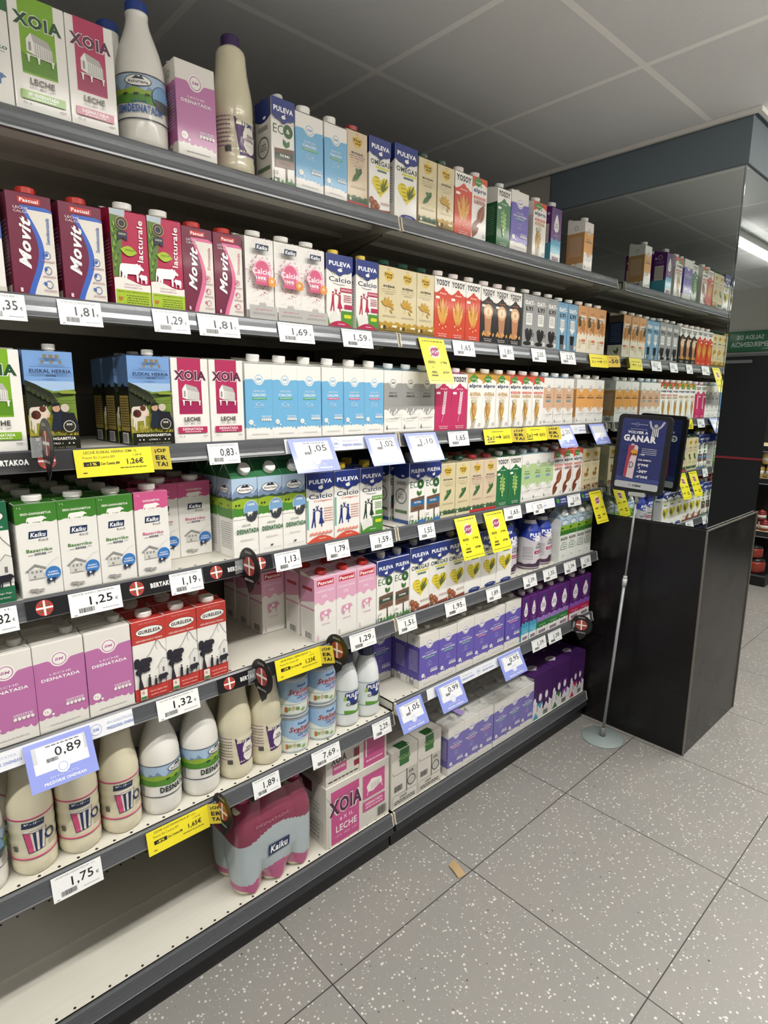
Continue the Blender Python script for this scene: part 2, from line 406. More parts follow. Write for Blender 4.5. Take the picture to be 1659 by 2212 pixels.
def xoia_art(col, dk, sub):
    def f(a):
        a.rect(.17, .345, .80, 1, col)
        a.band(.36, .52, '5c8f1e' if col[0] == '7' else 'a32658', top=drip(5, .012, 3), u0=.17, u1=.80)
        a.text('XOIA', .5, .80, .90, .125, WHITE, .11); a.text('XOIA', .5, .80, .86, .112, dk, .055)
        # raised granary
        a.poly([(.27, .64), (.36, .70), (.40, .63), (.40, .52), (.27, .54)], 'f4f2ec'); a.poly([(.36, .70), (.66, .665), (.73, .60), (.40, .63)], 'b9b7b2')
        a.poly([(.40, .63), (.73, .60), (.73, .505), (.40, .52)], 'e9e7e1')
        for i in range(8): a.stroke([(.43 + i * .04, .622 - i * .0035), (.43 + i * .04, .52 - i * .002)], .008, '8e8c88')
        a.rect(.31, .55, .35, .62, '9b9994'); a.stroke([(.25, .51), (.76, .50)], .018, 'f4f2ec')
        for x in (.29, .47, .72): a.poly([(x - .025, .505), (x + .025, .505), (x + .012, .455), (x + .03, .45), (x - .03, .45), (x - .012, .455)], 'f4f2ec')
        a.text('LECHE', .5, .285, .44, .052, '3a332f', .03); a.text('LEITE · MILK · LAIT', .5, .235, .46, .016, '5a534f', .01)
        a.rect(.1, .12, .90, .195, col); a.text(sub, .5, .167, .56, .03, 'ffffff', .02); a.lines(.28, .72, .13, .142, 1, 'ffffff', .6)
        a.text('1L e', .2, .085, .14, .022, '5a534f'); a.lines(.78, .9, .075, .09, 1, '5a534f', .5)
    return f
def xoia_side(col):
    def f(a): a.lines(.12, .88, .25, .8, 16, '8d8983', .28, 4); a.barcode(.2, .05, .7, .16)
    return f
def pascual_logo(a, u, v, w): a.rect(u - w / 2, v - .03, u + w / 2, v + .03, 'c8342c'); a.ring(u, v, .001, .0005, 'c8342c', 4); a.text('Pascual', u, v, w * .82, .036, 'ffffff', .03)
def movit_art(c2, sub, subc):
    def f(a):
        edge = lambda v: .60 + .20 * math.sin((v - .18) * 5.2) * (1 if v < .9 else .9) - .10 * v
        n = 22; e = [(edge(i / n * .88), i / n * .88) for i in range(n + 1)]
        a.poly([(1, 0)] + [(1, .86)] + [(.86, .885)] + [(max(x - .13, 0), y) for x, y in reversed(e)], c2)
        a.poly([(1, 0)] + [(1, .84)] + [(.92, .845)] + [(x, y * .96) for x, y in reversed(e)], 'e9e4da')
        pascual_logo(a, .5, .93, .5)
        a.text('LECHE', .30, .85, .32, .024, 'f0dfe4', .01); a.text('CALCIO', .32, .815, .36, .024, 'f0dfe4', .01)
        a.text('Movit', .33, .52, .50, .27, 'ffffff', .045, .35, rot=86)
        a.text(sub, .86, .66, .26, .09, subc, .01, rot=88)
        for k, v in enumerate((.42, .27, .13)):
            a.ring(.80, v, .085, .014, subc, 16); leaf(a, .75, v - .01, .1, 40 + 50 * k, subc, .35); a.lines(.66, .96, v - .075, v - .05, 2, 'b98a9c', .4, k)
        a.rect(.13, .03, .19, .07, 'e8d5da')
    return f
def movit_side(a): a.disc(.5, .45, .42, '8f5f70'); a.lines(.2, .8, .2, .75, 14, 'cbb6bd', .3, 6); a.rect(.3, .02, .8, .1, 'e9e4da')
def lact_art(a):
    a.poly([(0, 1), (.38, 1), (.2, .30), (0, .30)], '5e8034'); a.poly([(0, 1), (.42, 1), (.40, .93), (0, .94)], 'b9c6cf')
    for i in range(14): leaf(a, .02 + .025 * (i % 5), .36 + .035 * i, .16, 70 + 25 * math.sin(i * 3), '8fae3c' if i % 2 else '3f5f2a', .15)
    a.text('lacturale', .78, .70, .44, .16, 'ffffff', .02, rot=88)
    a.disc(.30, .86, .17, 'b79c54'); a.disc(.30, .86, .15, '232a45'); a.ring(.30, .86, .1, .02, 'b79c54', 16); a.text('SABOR', .30, .755, .24, .025, 'd8cfae', .02)
    a.poly([(.17, .78), (.43, .78), (.43, .68), (.30, .71), (.17, .68)], '232a45'); a.text('SABOR', .30, .75, .2, .022, 'd8cfae', .02)
    leaf(a, .22, .59, .46, -6, 'a9c52f', .28); a.lines(.34, .6, .58, .60, 2, '4d6a1d', .5)
    cow(a, .16, .26, .7, .2, 'ffffff'); cow(a, .68, .25, .24, .1, 'ffffff', True)
    a.band(0, .265, 'f2efe8', top=lambda u: .03 * math.sin(u * 5 + .6))
    a.text('DESNATADA', .5, .225, .46, .018, 'a0506e'); a.text('GAINGABETUA', .5, .195, .5, .018, 'a0506e')
    a.rect(.02, .0, 1, .165, 'a9c52f'); a.text('MARCA RECOMENDADA POR', .5, .145, .84, .014, '4a5a1c', .01)
    a.lines(.3, .92, .02, .12, 4, '5d6f23', .4); leaf(a, .1, .05, .14, 40, 'b57a28', .3); leaf(a, .14, .04, .14, 110, 'b57a28', .3)
def kaiku_logo(a, u, v, w, h=.045):
    a.poly([(u - w / 2, v - h * .62), (u + w * .46, v - h * .5), (u + w / 2, v + h * .6), (u - w * .46, v + h * .62)], '1d2f52'); a.text('Kaiku', u, v, w * .8, h * .8, 'ffffff', .035, .2)
def kcal_art(a):
    rr = random.Random(4)
    for i in range(90):
        t = rr.uniform(0, 6.28); q = rr.uniform(.30, .47); leaf(a, .5 + q * math.cos(t), .54 + q * .52 * math.sin(t), .045, rr.uniform(0, 360), rr.choice(('b8576f', 'd98aa4', '8f3f5a')), .3)
    for i in range(16): leaf(a, rr.uniform(.02, .95), rr.choice((rr.uniform(.9, .99), rr.uniform(.2, .28))), .05, rr.uniform(0, 360), 'e6c3cd', .35)
    a.disc(.5, .585, .33, 'eaa3ba'); a.rrect(.25, .42, .72, .60, .03, 'd4547f'); a.disc(.49, .61, .24, 'd4547f')
    kaiku_logo(a, .5, .87, .48, .06)
    a.text('Calcio', .47, .585, .66, .07, 'ffffff', .02); a.text('100%', .44, .50, .36, .04, 'ffffff', .05); a.lines(.28, .62, .455, .475, 2, 'f0c4d2', .4)
    a.disc(.83, .47, .15, 'e0953a'); a.text('D', .83, .475, .09, .035, 'ffffff', .03)
    a.band(0, .165, 'b9b7b4', top=lambda u: .035 if .33 < u < .6 else 0); a.text('gaingabetua', .5, .115, .6, .022, 'c45a7c', .01); a.lines(.1, .9, .05, .08, 2, '7f7c7c', .4)
def pul_top(a, lines_n=0):
    a.band(.79, 1, '22357f', bot=lambda u: -.065 * math.exp(-((u - .5) / .30) ** 2) + .02 * math.cos(6 * PI * u) * .5)
    a.text('PULEVA', .5, .875, .84, .062, 'ffffff', .05); a.disc(.5, .79, .09, 'f4f3f0', 16, .055); a.poly([(.53, .80), (.60, .835), (.50, .815)], 'f4f3f0')
def dancers(a, c, u0=.22, v0=.22, s=1.0):
    for k, (du, fl) in enumerate(((0, 1), (.26, -1))):
        u = u0 + du
        a.disc(u + .06, v0 + .26 * s, .04, c, 10); a.poly([(u + .015, v0 + .14), (u + .03, v0 + .235 * s), (u + .10, v0 + .235 * s), (u + .10, v0 + .13)] + ([(u + .12, v0), (u + .08, v0), (u + .055, v0 + .10), (u - .005, v0), (u - .05, v0)] if fl > 0 else [(u + .17, v0 + .05), (u + .09, v0 + .045), (u + .09, v0), (u + .06, v0), (u + .05, v0 + .045), (u - .03, v0 + .05)]), c)
        a.stroke([(u + .05, v0 + .22 * s), (u + .05 + .12 * fl, v0 + .25 * s), (u + .05 + .17 * fl, v0 + .31 * s)], .028, c)
def pul_calcio(c1, c2, bot, col=False, person='b5234f'):
    def f(a):
        a.text('Vita', .30, .735, .22, .026, '40404a'); a.text('Calcio', .52, .665, .86, .068, '26304f', .015)
        if col: a.text('Colágeno', .6, .595, .66, .036, 'd4654e', .01); a.rect(0, .2, .07, .62, '6fb7a8')
        else: a.stroke([(.25, .61), (.45, .595), (.7, .60)], .02, '6a6a72')
        dancers(a, person, .20 if col else .18)
        if col: a.lines(.62, .95, .28, .50, 6, 'd08b7c', .35)
        else:
            a.rect(.52, .50, 1, .56, c1); a.text('DESNATADA' if c1[0] != '5' else 'SEMI', .76, .53, .42, .025, 'ffffff'); a.lines(.65, .95, .36, .47, 4, c1, .45); a.rect(.68, .27, 1, .33, c1); a.poly([(.05, .1), (.3, .24), (.55, .14), (.5, .02), (.1, .02)], 'e4e2dc')
            a.rect(.55, .02, 1, .24, '4e8d32'); a.poly([(0, .2), (.12, .02), (0, .02)], '4e8d32'); a.rrect(.66, .14, .94, .19, .03, 'd6d32a')
        a.band(0, .02, c2, top=lambda u: .075 * math.sin(PI * min(max(u * 1.1 - .05, 0), 1)) ** .8); a.lines(.42, .68, .045, .055, 1, 'ffffff', .8)
        if col:
            for i in range(6): a.poly([(.1 + .14 * i, .10), (.22 + .14 * i, .12), (.2 + .14 * i, .155), (.09 + .14 * i, .135)], 'e28f7c')
        pul_top(a)
    return f
def pul_omega(nuts):
    def f(a):
        a.text('OMEGA3', .52, .675, .90, .07, '29402a', .03); a.rrect(.3, .60, .95, .625, .02, 'd8d23a'); a.rrect(.38, .555, .82, .585, .02, '5f7d6d')
        h = []
        for i in range(28):
            t = 2 * PI * i / 28; x = 16 * math.sin(t) ** 3; y = 13 * math.cos(t) - 5 * math.cos(2 * t) - 2 * math.cos(3 * t) - math.cos(4 * t); h.append((.54 + x * .0255, .37 + y * .0100))
        a.poly(list(reversed(h)), 'e2cf36')
        for i in range(5): a.stroke([(.25 + .03 * i, .47 - i * .05), (.46 + .02 * i, .47 - i * .05)], .016, '6f6a22')
        for r, L in ((62, .55), (80, .42), (42, .40), (100, .3)): leaf(a, .60, .28, L, r, '5c6a2c', .085)
        if nuts:
            for x, y, q in ((.1, .14, .12), (.26, .10, .13), (.16, .05, .12), (.38, .07, .1)): a.disc(x, y, q, '8a4a2c', 9); a.disc(x + .02, y + .01, q * .5, 'b06f48', 7)
            a.text('NUECES', .74, .13, .42, .035, '9c5a3c', .01); a.band(-.0, .02, '8a3f2a', top=lambda u: .03 * u, u0=.35)
        else: a.disc(.6, .03, .36, '26357c', 16, .09); a.lines(.45, .75, .035, .045, 1, 'dfe3f2', .7)
        pul_top(a)
    return f
def pul_eco(col):
    def f(a):
        a.text('EC', .30, .65, .44, .105, '2c5c2e', .0); a.disc(.72, .65, .21, '2c5c2e'); a.text('&', .72, .65, .16, .05, 'dfe8d6', .02)
        leaf(a, .62, .455, .27, 115, '3c6b34', .28); leaf(a, .64, .455, .26, 60, '4a7d3c', .28); a.stroke([(.62, .42), (.62, .5)], .02, '3c6b34')
        a.stroke([(.62, .22), (.62, .05)], .07, '5f4636'); a.poly([(.12, .42), (.96, .45), (.96, .40), (.12, .37)], '6e5140'); a.poly([(.12, .37), (.96, .40), (.96, .31), (.12, .29)], col); a.poly([(.12, .29), (.96, .31), (.96, .22), (.12, .20)], '7a5a46')
        a.text('SEMI' if col[0] != '2' else 'ENTERA', .54, .352, .42, .03, 'f0efe8', .02); a.lines(.3, .78, .235, .27, 2, '3b2c24', .4)
        for i in range(16): leaf(a, .03 + .062 * i, .0, .22 + .08 * math.sin(i * 5), 78 + 20 * math.sin(i * 2.1), '4f8a3a' if i % 2 else '2f6a34', .10)
        a.rrect(.08, .07, .26, .17, .02, 'f2f1ea'); a.ring(.17, .13, .06, .02, '2e2e2e', 14); a.disc(.8, .02, .3, '3f6fb0' if col[0] == '2' else '3d7a3c', 14, .09)
        pul_top(a)
    return f
def pul_side(kind):
    def f(a):
        a.band(.79, 1, '22357f', bot=lambda u: -.05 * math.sin(PI * u)); a.disc(.6, .79, .1, 'f4f3f0', 12, .05)
        if kind == 'eco': a.ring(.5, .45, .36, .05, '6f7773', 24); a.text('100%', .5, .48, .32, .03, '5b625e', .01); a.text('ECO', .5, .43, .36, .045, '5b625e', .02); a.rect(.1, .17, .9, .22, '6d8560'); a.rect(0, .0, 1, .06, '3c5a9a')
        else: a.lines(.12, .88, .2, .7, 14, '7d86a6', .3, 8); a.barcode(.2, .04, .7, .14)
        a.lines(.2, .8, .64, .7, 3, '5f6a66', .5, 2)
    return f
def viv_logo(a, v=.855):
    pts = [(.28, v + .055), (.38, v + .035), (.5, v + .062), (.62, v + .035), (.72, v + .06), (.74, v - .0), (.66, v - .045), (.5, v - .075), (.34, v - .045), (.26, v)]
    a.poly(list(reversed(pts)), 'd2a12c'); a.disc(.5, v, .19, 'e0b840'); a.text('Vive', .47, v + .022, .38, .042, '2c3a1c', .045); a.text('soy', .53, v - .028, .28, .038, '2c3a1c', .045)
def viv_art(name, kind, strip, sub=None):
    def f(a):
        a.text('BIO', .5, .955, .16, .012, 'a8452e', .02); viv_logo(a); a.text(name, .5, .70, .62 if len(name) < 8 else .74, .034 if len(name) < 8 else .026, '35322a', .03)
        v = .655
        if sub: a.text(sub[0], .5, .665, .8, .02, '3c5c94', .03); a.text(sub[1], .5, .635, .7, .02, 'b5646a', .02); v = .60
        a.text('100%', .5, v - .0, .16, .014, '6e6858'); a.stroke([(.12, v), (.36, v)], .008, '8d8672'); a.stroke([(.64, v), (.88, v)], .008, '8d8672')
        a.text('CULTIVO LOCAL', .5, v - .035, .72, .016, '8d8672'); a.lines(.3, .72, v - .07, v - .06, 1, '77705c', .6)
        if kind == 'soja':
            leaf(a, .24, .32, .56, 42, '3f6a3a', .17); leaf(a, .52, .42, .3, 55, '2f5a30', .3); leaf(a, .62, .45, .26, 150, '4c7844', .25); a.stroke([(.58, .42), (.70, .48)], .06, '2f5a30')
        elif kind == 'avena':
            for r in (15, 45, 80, 115, 150): leaf(a, .42, .40, .36, r, 'c59a3a', .2)
            leaf(a, .55, .36, .2, -50, 'c59a3a', .2); leaf(a, .60, .40, .2, -30, 'c59a3a', .2); a.stroke([(.3, .32), (.42, .44), (.6, .42)], .015, 'b58a30')
        else:
            for x, y, r in ((.38, .36, 20), (.55, .42, 80), (.5, .34, 140)): leaf(a, x, y, .34, r, '9a6a34', .3)
        a.lines(.15, .85, .24, .27, 2, '8d8672', .35)
        rr = random.Random(6)
        if strip == 'soja' or strip == 'sojar':
            a.band(.04, .13, '4e6a48', top=drip(7, .02, 3)); a.rect(0, 0, 1, .05, 'c3323a' if strip == 'sojar' else 'd8cfae')
            for i in range(8): leaf(a, .05 + .12 * i, .06, .12, 60 + 40 * (i % 2), '2f5236', .3)
        elif strip == 'avena':
            a.band(.03, .16, 'b8922e', top=drip(7, .03, 3)); a.band(.03, .09, '8a7026', top=drip(9, .02, 4)); a.rect(.66, .09, .9, .12, 'ece6d2'); a.rect(.2, .05, .32, .11, '3a3420')
        else:
            for i in range(18): a.disc(rr.uniform(.05, .95), rr.uniform(.04, .14), .06, rr.choice(('8f6240', '6e4a30', 'a88058')), 7)
        a.rect(.06, .06, .16, .10, 'ece6d2')
    return f
def viv_side(a): a.lines(.15, .85, .25, .8, 14, '9a927a', .3, 3); a.barcode(.2, .05, .65, .13); a.rect(0, 0, 1, .04, 'a89f84')
def yosoy_art(col, name, kind, black=False):
    def f(a):
        mt = [(0, 0), (1, 0), (1, .735), (.86, .745), (.75, .78), (.66, .785), (.58, .82), (.5, .835), (.42, .815), (.34, .785), (.2, .75), (.1, .735), (0, .73)]
        a.poly(mt, col); a.text('YOSOY', .5, .905, .86, .095, '1c1a1a', .045)
        if black: a.text('BARISTA', .5, .845, .5, .026, '1c1a1a', .03)
        a.text(name, .5, .735, .42, .028, 'f4efe6' if not black else 'c96f45', .02, .2); a.rrect(.06, .64, .3, .68, .02, 'f2efe8')
        if kind == 'oat':
            for x, y, r, L in ((.5, .22, 90, 1.15), (.44, .22, 108, .95), (.56, .22, 72, .9), (.62, .42, 82, .6), (.4, .42, 98, .6)): leaf(a, x, y, L, r, 'dba24a' if L > .8 else 'c98a34', .10)
            for x, y in ((.25, .5), (.75, .4), (.3, .22), (.7, .2), (.5, .17)): a.disc(x, y, .04, 'f0cf94', 8)
        elif kind == 'coffee':
            a.poly([(.22, .56), (.78, .56), (.68, .16), (.60, .12), (.40, .12), (.32, .16)], 'b9835c'); a.disc(.5, .565, .33, 'd9ab7e', 24); a.disc(.5, .565, .24, 'efd9bb', 20, .2); leaf(a, .5, .5, .3, 90, 'd9ab7e', .3)
            for i in range(7): leaf(a, .12 + .12 * i, .12 + .03 * (i % 2), .2, 70 + 30 * (i % 3), 'd8a058', .3)
        elif kind == 'pod':
            for x, y, r in ((.33, .3, 80), (.62, .28, 100), (.48, .16, 92)):
                leaf(a, x, y, .95, r, '7fae52', .10)
                for k in range(4): a.disc(x + .02 * k * math.cos(math.radians(r)), y + .07 + k * .07, .045, 'd9e2a0', 8)
        else:
            for i in range(9):
                for sd in (-1, 1): leaf(a, .5 + .01 * i, .28 + .045 * i, .17, 90 + sd * 38, 'f1d6df', .22)
            a.stroke([(.38, .15), (.5, .35), (.56, .66)], .015, 'f1d6df')
        a.text('Ingredientes', .5, .075, .56, .022, 'f4efe6', .02); a.text('naturales', .5, .045, .5, .02, 'f4efe6', .02)
    return f
def plain_side(c, lc):
    def f(a): a.rect(0, 0, 1, .76, c); a.lines(.15, .85, .2, .7, 14, lc, .3, 3)
    return f
def oatly_art(cup):
    def f(a):
        a.text('OAT-', .52, .845, .80, .085, 'f2f0ea', .09); a.text('LY!', .5, .735, .58, .08, '1c1c1e', .07); a.lines(.15, .6, .955, .965, 1, '2a2a2c', .6)
        if cup: a.rrect(.25, .43, .75, .65, .05, 'f2f0ea')
        else: a.poly([(.3, .65), (.7, .65), (.7, .48), (.78, .47), (.5, .36), (.22, .47), (.3, .48)], 'f2f0ea')
        a.lines(.32, .68, .47, .63, 5, '8c8c8c', .45)
        if cup: a.poly([(.18, .32), (.8, .32), (.72, .18), (.6, .12), (.4, .12), (.26, .18)], '1c1c1e'); a.disc(.5, .32, .31, '2c2c2e', 20, .12); a.ring(.84, .25, .1, .04, '1c1c1e', 14); a.disc(.4, .08, .32, '1c1c1e', 20, .1); a.rect(.48, .33, .52, .37, 'f2f0ea')
        else: a.poly([(.3, .33), (.74, .33), (.66, .03), (.38, .03)], '1c1c1e'); a.stroke([(.45, .14), (.44, .03)], .04, 'c9d5dc'); a.stroke([(.58, .14), (.57, .03)], .04, 'c9d5dc')
        a.disc(.84, .09, .12, 'dedcd6', 12); a.lines(.78, .9, .08, .1, 2, '77756f', .4)
    return f
def alpro_art(top, line, lc, kind):
    def f(a):
        a.band(.87, 1, top, bot=lambda u: .05 * math.sin(u * 4 - 1)); leaf(a, .08, .915, .60, 5, '4c8a40', .30); a.lines(.2, .56, .905, .925, 1, 'eef2dc', .6)
        a.text('alpro', .5, .785, .84, .085, '1f2e58', .04); leaf(a, .55, .85, .12, 45, '4c8a40', .3)
        if line[0] == 'SIN': a.rect(.1, .66, .9, .70, 'd8604a'); a.text('SIN AZÚCAR', .5, .68, .66, .02, 'ffffff', .03); a.text(line[1], .5, .61, .78, .065, lc, .02)
        else: a.text(line[0], .5, .64, .76, .075, lc, .02); a.text(line[1], .45, .575, .6, .02, lc)
        if kind == 'oat':
            for i in range(13): r = 78 + 22 * math.sin(i * 1.9); leaf(a, .30 + .035 * (i % 4), .10 + .022 * i, .52, r, ('c99a4c', 'e0bd7c', 'a97a34')[i % 3], .10)
            for i in range(4): a.stroke([(.2 + .07 * i, .01), (.42 + .05 * i, .2)], .02, '8a7a34')
            a.rrect(.25, .48, .6, .55, .04, 'cfc8ae')
        else: leaf(a, .40, .24, .95, 64, '8a4a2a', .24); leaf(a, .08, .03, .85, 66, '7a3e22', .25); leaf(a, .48, .29, .7, 64, 'a8643c', .08); leaf(a, .30, .22, .5, 15, 'f4efe4', .2)
        a.ring(.82, .08, .07, .02, '5a5a5a', 12)
    return f
def rice_tan(a):
    a.band(.42, 1, 'd39d68', bot=drip(5, .03, 2)); a.rect(.16, .70, .84, .80, 'f0ece0'); a.text('ORXATA', .5, .75, .56, .05, '2c2a2c', .04); a.lines(.3, .7, .84, .87, 2, '4c3c2c', .4)
    for i in range(5): leaf(a, .05, .56 + .02 * i, .42, 20 + 12 * i, '4a5230' if i % 2 else '6a4a2c', .18)
    for x, y, r in ((.3, .5, 30), (.6, .45, 70), (.7, .62, 120), (.5, .6, 10)): leaf(a, x, y, .36, r, 'b97f4a', .3)
    a.rrect(.5, .25, .86, .30, .02, 'd87c5c'); a.lines(.15, .45, .1, .3, 6, 'd8c67c', .4); a.lines(.55, .85, .2, .23, 1, 'c87c68', .5)
def rice_side(a): a.rect(.0, .3, 1, .84, '1f2a4c'); a.lines(.15, .85, .36, .8, 9, '7c88a8', .3); a.rect(0, .84, 1, 1, '5a4a3c'); leaf(a, .3, .08, .4, 45, '6a7a4a', .2); leaf(a, .3, .1, .4, 90, '6a7a4a', .2)
def eh_art(a):
    a.rect(0, .6, 1, 1, '7ba3d8'); a.rect(0, .58, 1, .70, 'a8c4e4'); a.rect(0, 0, 1, .6, '5c7a2c')
    a.poly([(0, .70), (.3, .64), (.55, .60), (1, .62), (1, .3), (0, .3)], '6f8a34'); a.poly([(0, .71), (.2, .67), (.5, .59), (.62, .50), (.2, .38), (0, .36)], '232818'); a.poly([(.5, .58), (1, .60), (1, .56), (.6, .53)], '3c4a22')
    a.band(.14, .36, '8a8a30', top=drip(4, .02, 3)); a.band(.14, .22, 'a39a3c', top=drip(6, .03, 6))
    cow(a, .02, .16, .44, .30, 'd8cfc0'); a.disc(.16, .36, .1, '5c2c1c', 9); a.disc(.3, .42, .07, '5c2c1c', 8); a.disc(.35, .36, .05, 'e8c8b8', 8)
    for i in range(26): leaf(a, .04 + .036 * i, .15 + .02 * math.sin(i * 2.3), .13, 80 + 25 * math.sin(i * 1.7), ('b8a848', '6f7a2c', '9a9434')[i % 3], .14)
    for i in range(12): a.disc(.06 + .045 * i, .62 - .012 * i + .012 * math.sin(i * 3), .05, '2e3420' if i % 2 else '3a4428', 8)
    a.poly([(.62, .60), (.8, .615), (1, .60), (1, .575), (.7, .575)], '8a9c3c'); a.stroke([(.5, .52), (.75, .50), (1, .51)], .012, '4c5a28')
    a.disc(.10, .37, .05, '3a2018', 8); a.disc(.38, .345, .03, 'e0b4a4', 8)
    a.disc(.58, .40, .12, '1a1a22', 12); a.disc(.56, .425, .08, 'c89a80', 10); a.poly([(.46, .44), (.66, .46), (.62, .485), (.50, .475)], '16161c'); a.poly([(.42, .2), (.5, .38), (.72, .40), (.80, .2)], '1c2434'); a.disc(.74, .43, .09, 'c8bcae', 12); a.poly([(.62, .2), (.66, .38), (.92, .38), (1, .24), (1, .18)], '1a1c26')
    for x in (.42, .54, .66): a.rect(x - .04, .93, x + .04, .965, '8a7a5c')
    for x in (.36, .54, .72): a.rect(x - .03, .875, x + .03, .905, '8a7a5c')
    a.stroke([(.1, .84), (.92, .84)], .006, '2c3c6c'); a.text('EUSKAL HERRIA', .51, .80, .84, .038, '1f2c4e', .03); a.text('esnea', .51, .755, .2, .022, '1f2c4e', .02)
    a.disc(.80, .24, .13, 'd8d4c4'); a.disc(.80, .24, .115, '2c2c24'); a.text('SOS', .80, .26, .12, .022, 'f0efe8', .05)
    a.rect(0, 0, 1, .145, '16180f'); a.text('ERDIGAINGABETUA', .5, .115, .82, .03, 'f2f1ea', .04); a.text('LITRO 1', .5, .065, .26, .018, 'e8e6dc', .02); a.text('BASERRIKO UHT ESNEA', .5, .022, .8, .018, '8a8a70', .02)
    for x in (.15, .24, .76, .85): a.disc(x, .065, .02, 'd8d6cc', 6)
def eh_side(a): a.rect(0, .66, 1, 1, '5c7ca8'); a.rect(0, 0, 1, .66, '1c1c12'); a.rect(.1, .16, .92, .56, 'a48f4c'); a.lines(.16, .86, .2, .54, 12, '3c3218', .4); a.poly([(.1, .62), (.5, .7), (.92, .62)], '16180f'); a.rect(.2, .02, .75, .14, 'e8e6e0'); a.barcode(.25, .03, .7, .13)
def kbas_art(c, sub):
    def f(a):
        a.band(.80, 1, c, bot=drip(3, .010, 4)); a.text(sub, .5, .895, .72 if len(sub) > 12 else .5, .024, 'f2f1ea', .03); cow(a, .26, .765, .5, .10, 'f2f1ea'); a.text('1 L', .12, .965, .1, .018, 'f2f1ea', .02)
        kaiku_logo(a, .50, .67, .46, .062); a.text('Km.0', .62, .61, .22, .028, '4c4c52')
        a.text('Baserriko', .5, .505, .62, .036, c, .02); a.text('esnea', .51, .462, .28, .024, '2c3350', .02); a.stroke([(.22, .455), (.34, .458)], .01, '4c4c52'); a.stroke([(.68, .465), (.8, .468)], .01, '4c4c52')
        a.poly([(.12, .29), (.35, .36), (.62, .31), (.6, .29), (.35, .335), (.14, .275)], '8c8c8c'); a.rect(.2, .2, .54, .30, 'd2d0ca')
        for x, y in ((.25, .26), (.35, .26), (.45, .26), (.3, .21)): a.rect(x, y, x + .05, y + .025, '8c8c8c')
        a.stroke([(.18, .2), (.58, .2)], .008, '8c8c8c'); a.stroke([(.62, .31), (.8, .38), (.95, .40)], .006, '9a9a9a')
        a.disc(.77, .235, .19, '3a7ac0', 22); a.text('KAIKU', .77, .25, .22, .018, 'ffffff', .02); a.text('BASERRIA', .77, .222, .28, .018, 'ffffff', .02)
        cow(a, .6, .12, .26, .07, '2c3350'); a.disc(.7, .17, .03, 'f2f1ea', 8); cow(a, .14, .04, .24, .06, '9c9a94', True); cow(a, .34, .04, .2, .05, 'a8a6a0')
    return f
def kbas_side(c):
    def f(a): a.band(.80, 1, c, bot=drip(8, .010, 4)); a.lines(.15, .85, .3, .7, 12, 'a09e98', .3, 5); a.barcode(.2, .05, .7, .14)
    return f
def gur_art(c, base2=False):
    def f(a):
        a.rect(0, .72, 1, 1, c); a.rect(0, 0, 1, .16, c); a.text('Etxe Gipuzkoarra', .5, .965, .55, .016, 'e9b8b0', .01)
        a.disc(.52, .86, .42, '2a2420', 28, .165); a.disc(.52, .86, .40, 'f2f0ea', 28, .15); a.text('GURELESA', .52, .86, .66, .045, '241e1c', .045, .1)
        a.text('GIPUZKOAKO ESNEA', .5, .755, .8, .022, 'f6e6e0', .02)
        a.stroke([(.35, .52), (.5, .58), (.62, .66), (.7, .72), (.78, .70), (.86, .63), (1, .55)], .012, '3c3a40'); a.stroke([(.7, .72), (.68, .64), (.72, .6)], .008, '3c3a40')
        a.poly([(.74, .2), (.74, .40), (.88, .47), (1, .44), (1, .2)], 'e4e2dc'); a.stroke([(.66, .36), (.88, .48), (1, .45)], .01, '3c3a40'); a.rect(.84, .3, .90, .36, '6c6a70')
        rr = random.Random(3)
        for i in range(22): a.disc(.16 + rr.uniform(-.18, .3), .44 + rr.uniform(-.07, .08), rr.uniform(.06, .11), '20202c', 9)
        a.poly([(.08, .16), (.12, .3), (.06, .4), (.2, .42), (.17, .3), (.24, .16)], '20202c')
        cow(a, .68, .16, .34, .13, '20202c'); a.poly([(.36, .16), (.38, .28), (.42, .30), (.46, .28), (.46, .16)], '20202c'); a.disc(.42, .31, .03, '20202c', 8); a.poly([(.55, .16), (.57, .24), (.60, .26), (.64, .24), (.64, .16)], '20202c'); a.disc(.60, .275, .025, '20202c', 8)
        a.rect(.12, .02, .32, .15, 'e8e4da'); a.text('G', .2, .11, .07, .035, 'b8322c', .04); a.rect(.13, .025, .31, .06, '3c7a4a'); a.text('Aurrera egingo dugu', .66, .10, .52, .022, 'f6e6e0'); a.text('guztion artean', .66, .055, .46, .02, 'f6e6e0')
    return f
def gur_side(c):
    def f(a): a.rect(0, .72, 1, 1, c); a.rect(0, 0, 1, .16, c); a.lines(.15, .85, .25, .66, 12, '8c8a84', .3)
    return f
def ast_scene(a, v0, v1):
    """landscape between two heights: sky, peaks, meadow"""
    H = v1 - v0; a.rect(0, v0 + .45 * H, 1, v1, 'b4cbe2')
    a.poly([(0, v0 + .42 * H), (0, v0 + .60 * H), (.12, v0 + .70 * H), (.2, v0 + .62 * H), (.35, v0 + .78 * H), (.5, v0 + .62 * H), (.62, v0 + .7 * H), (.8, v0 + .58 * H), (1, v0 + .72 * H), (1, v0 + .42 * H)], '7f93b4')
    a.band(v0 + .40 * H, v0 + .52 * H, '3f5a44', top=drip(5, .01, 2)); a.band(v0 + .18 * H, v0 + .46 * H, '9ab832', top=drip(6, .012, 1)); a.band(v0, v0 + .24 * H, '4c8a34', top=drip(8, .012, 2), bot=drip(2, .004, 5))
    for x in (.1, .22, .7): cow(a, x, v0 + .28 * H, .09, .035 * 1, '2c2c2a')
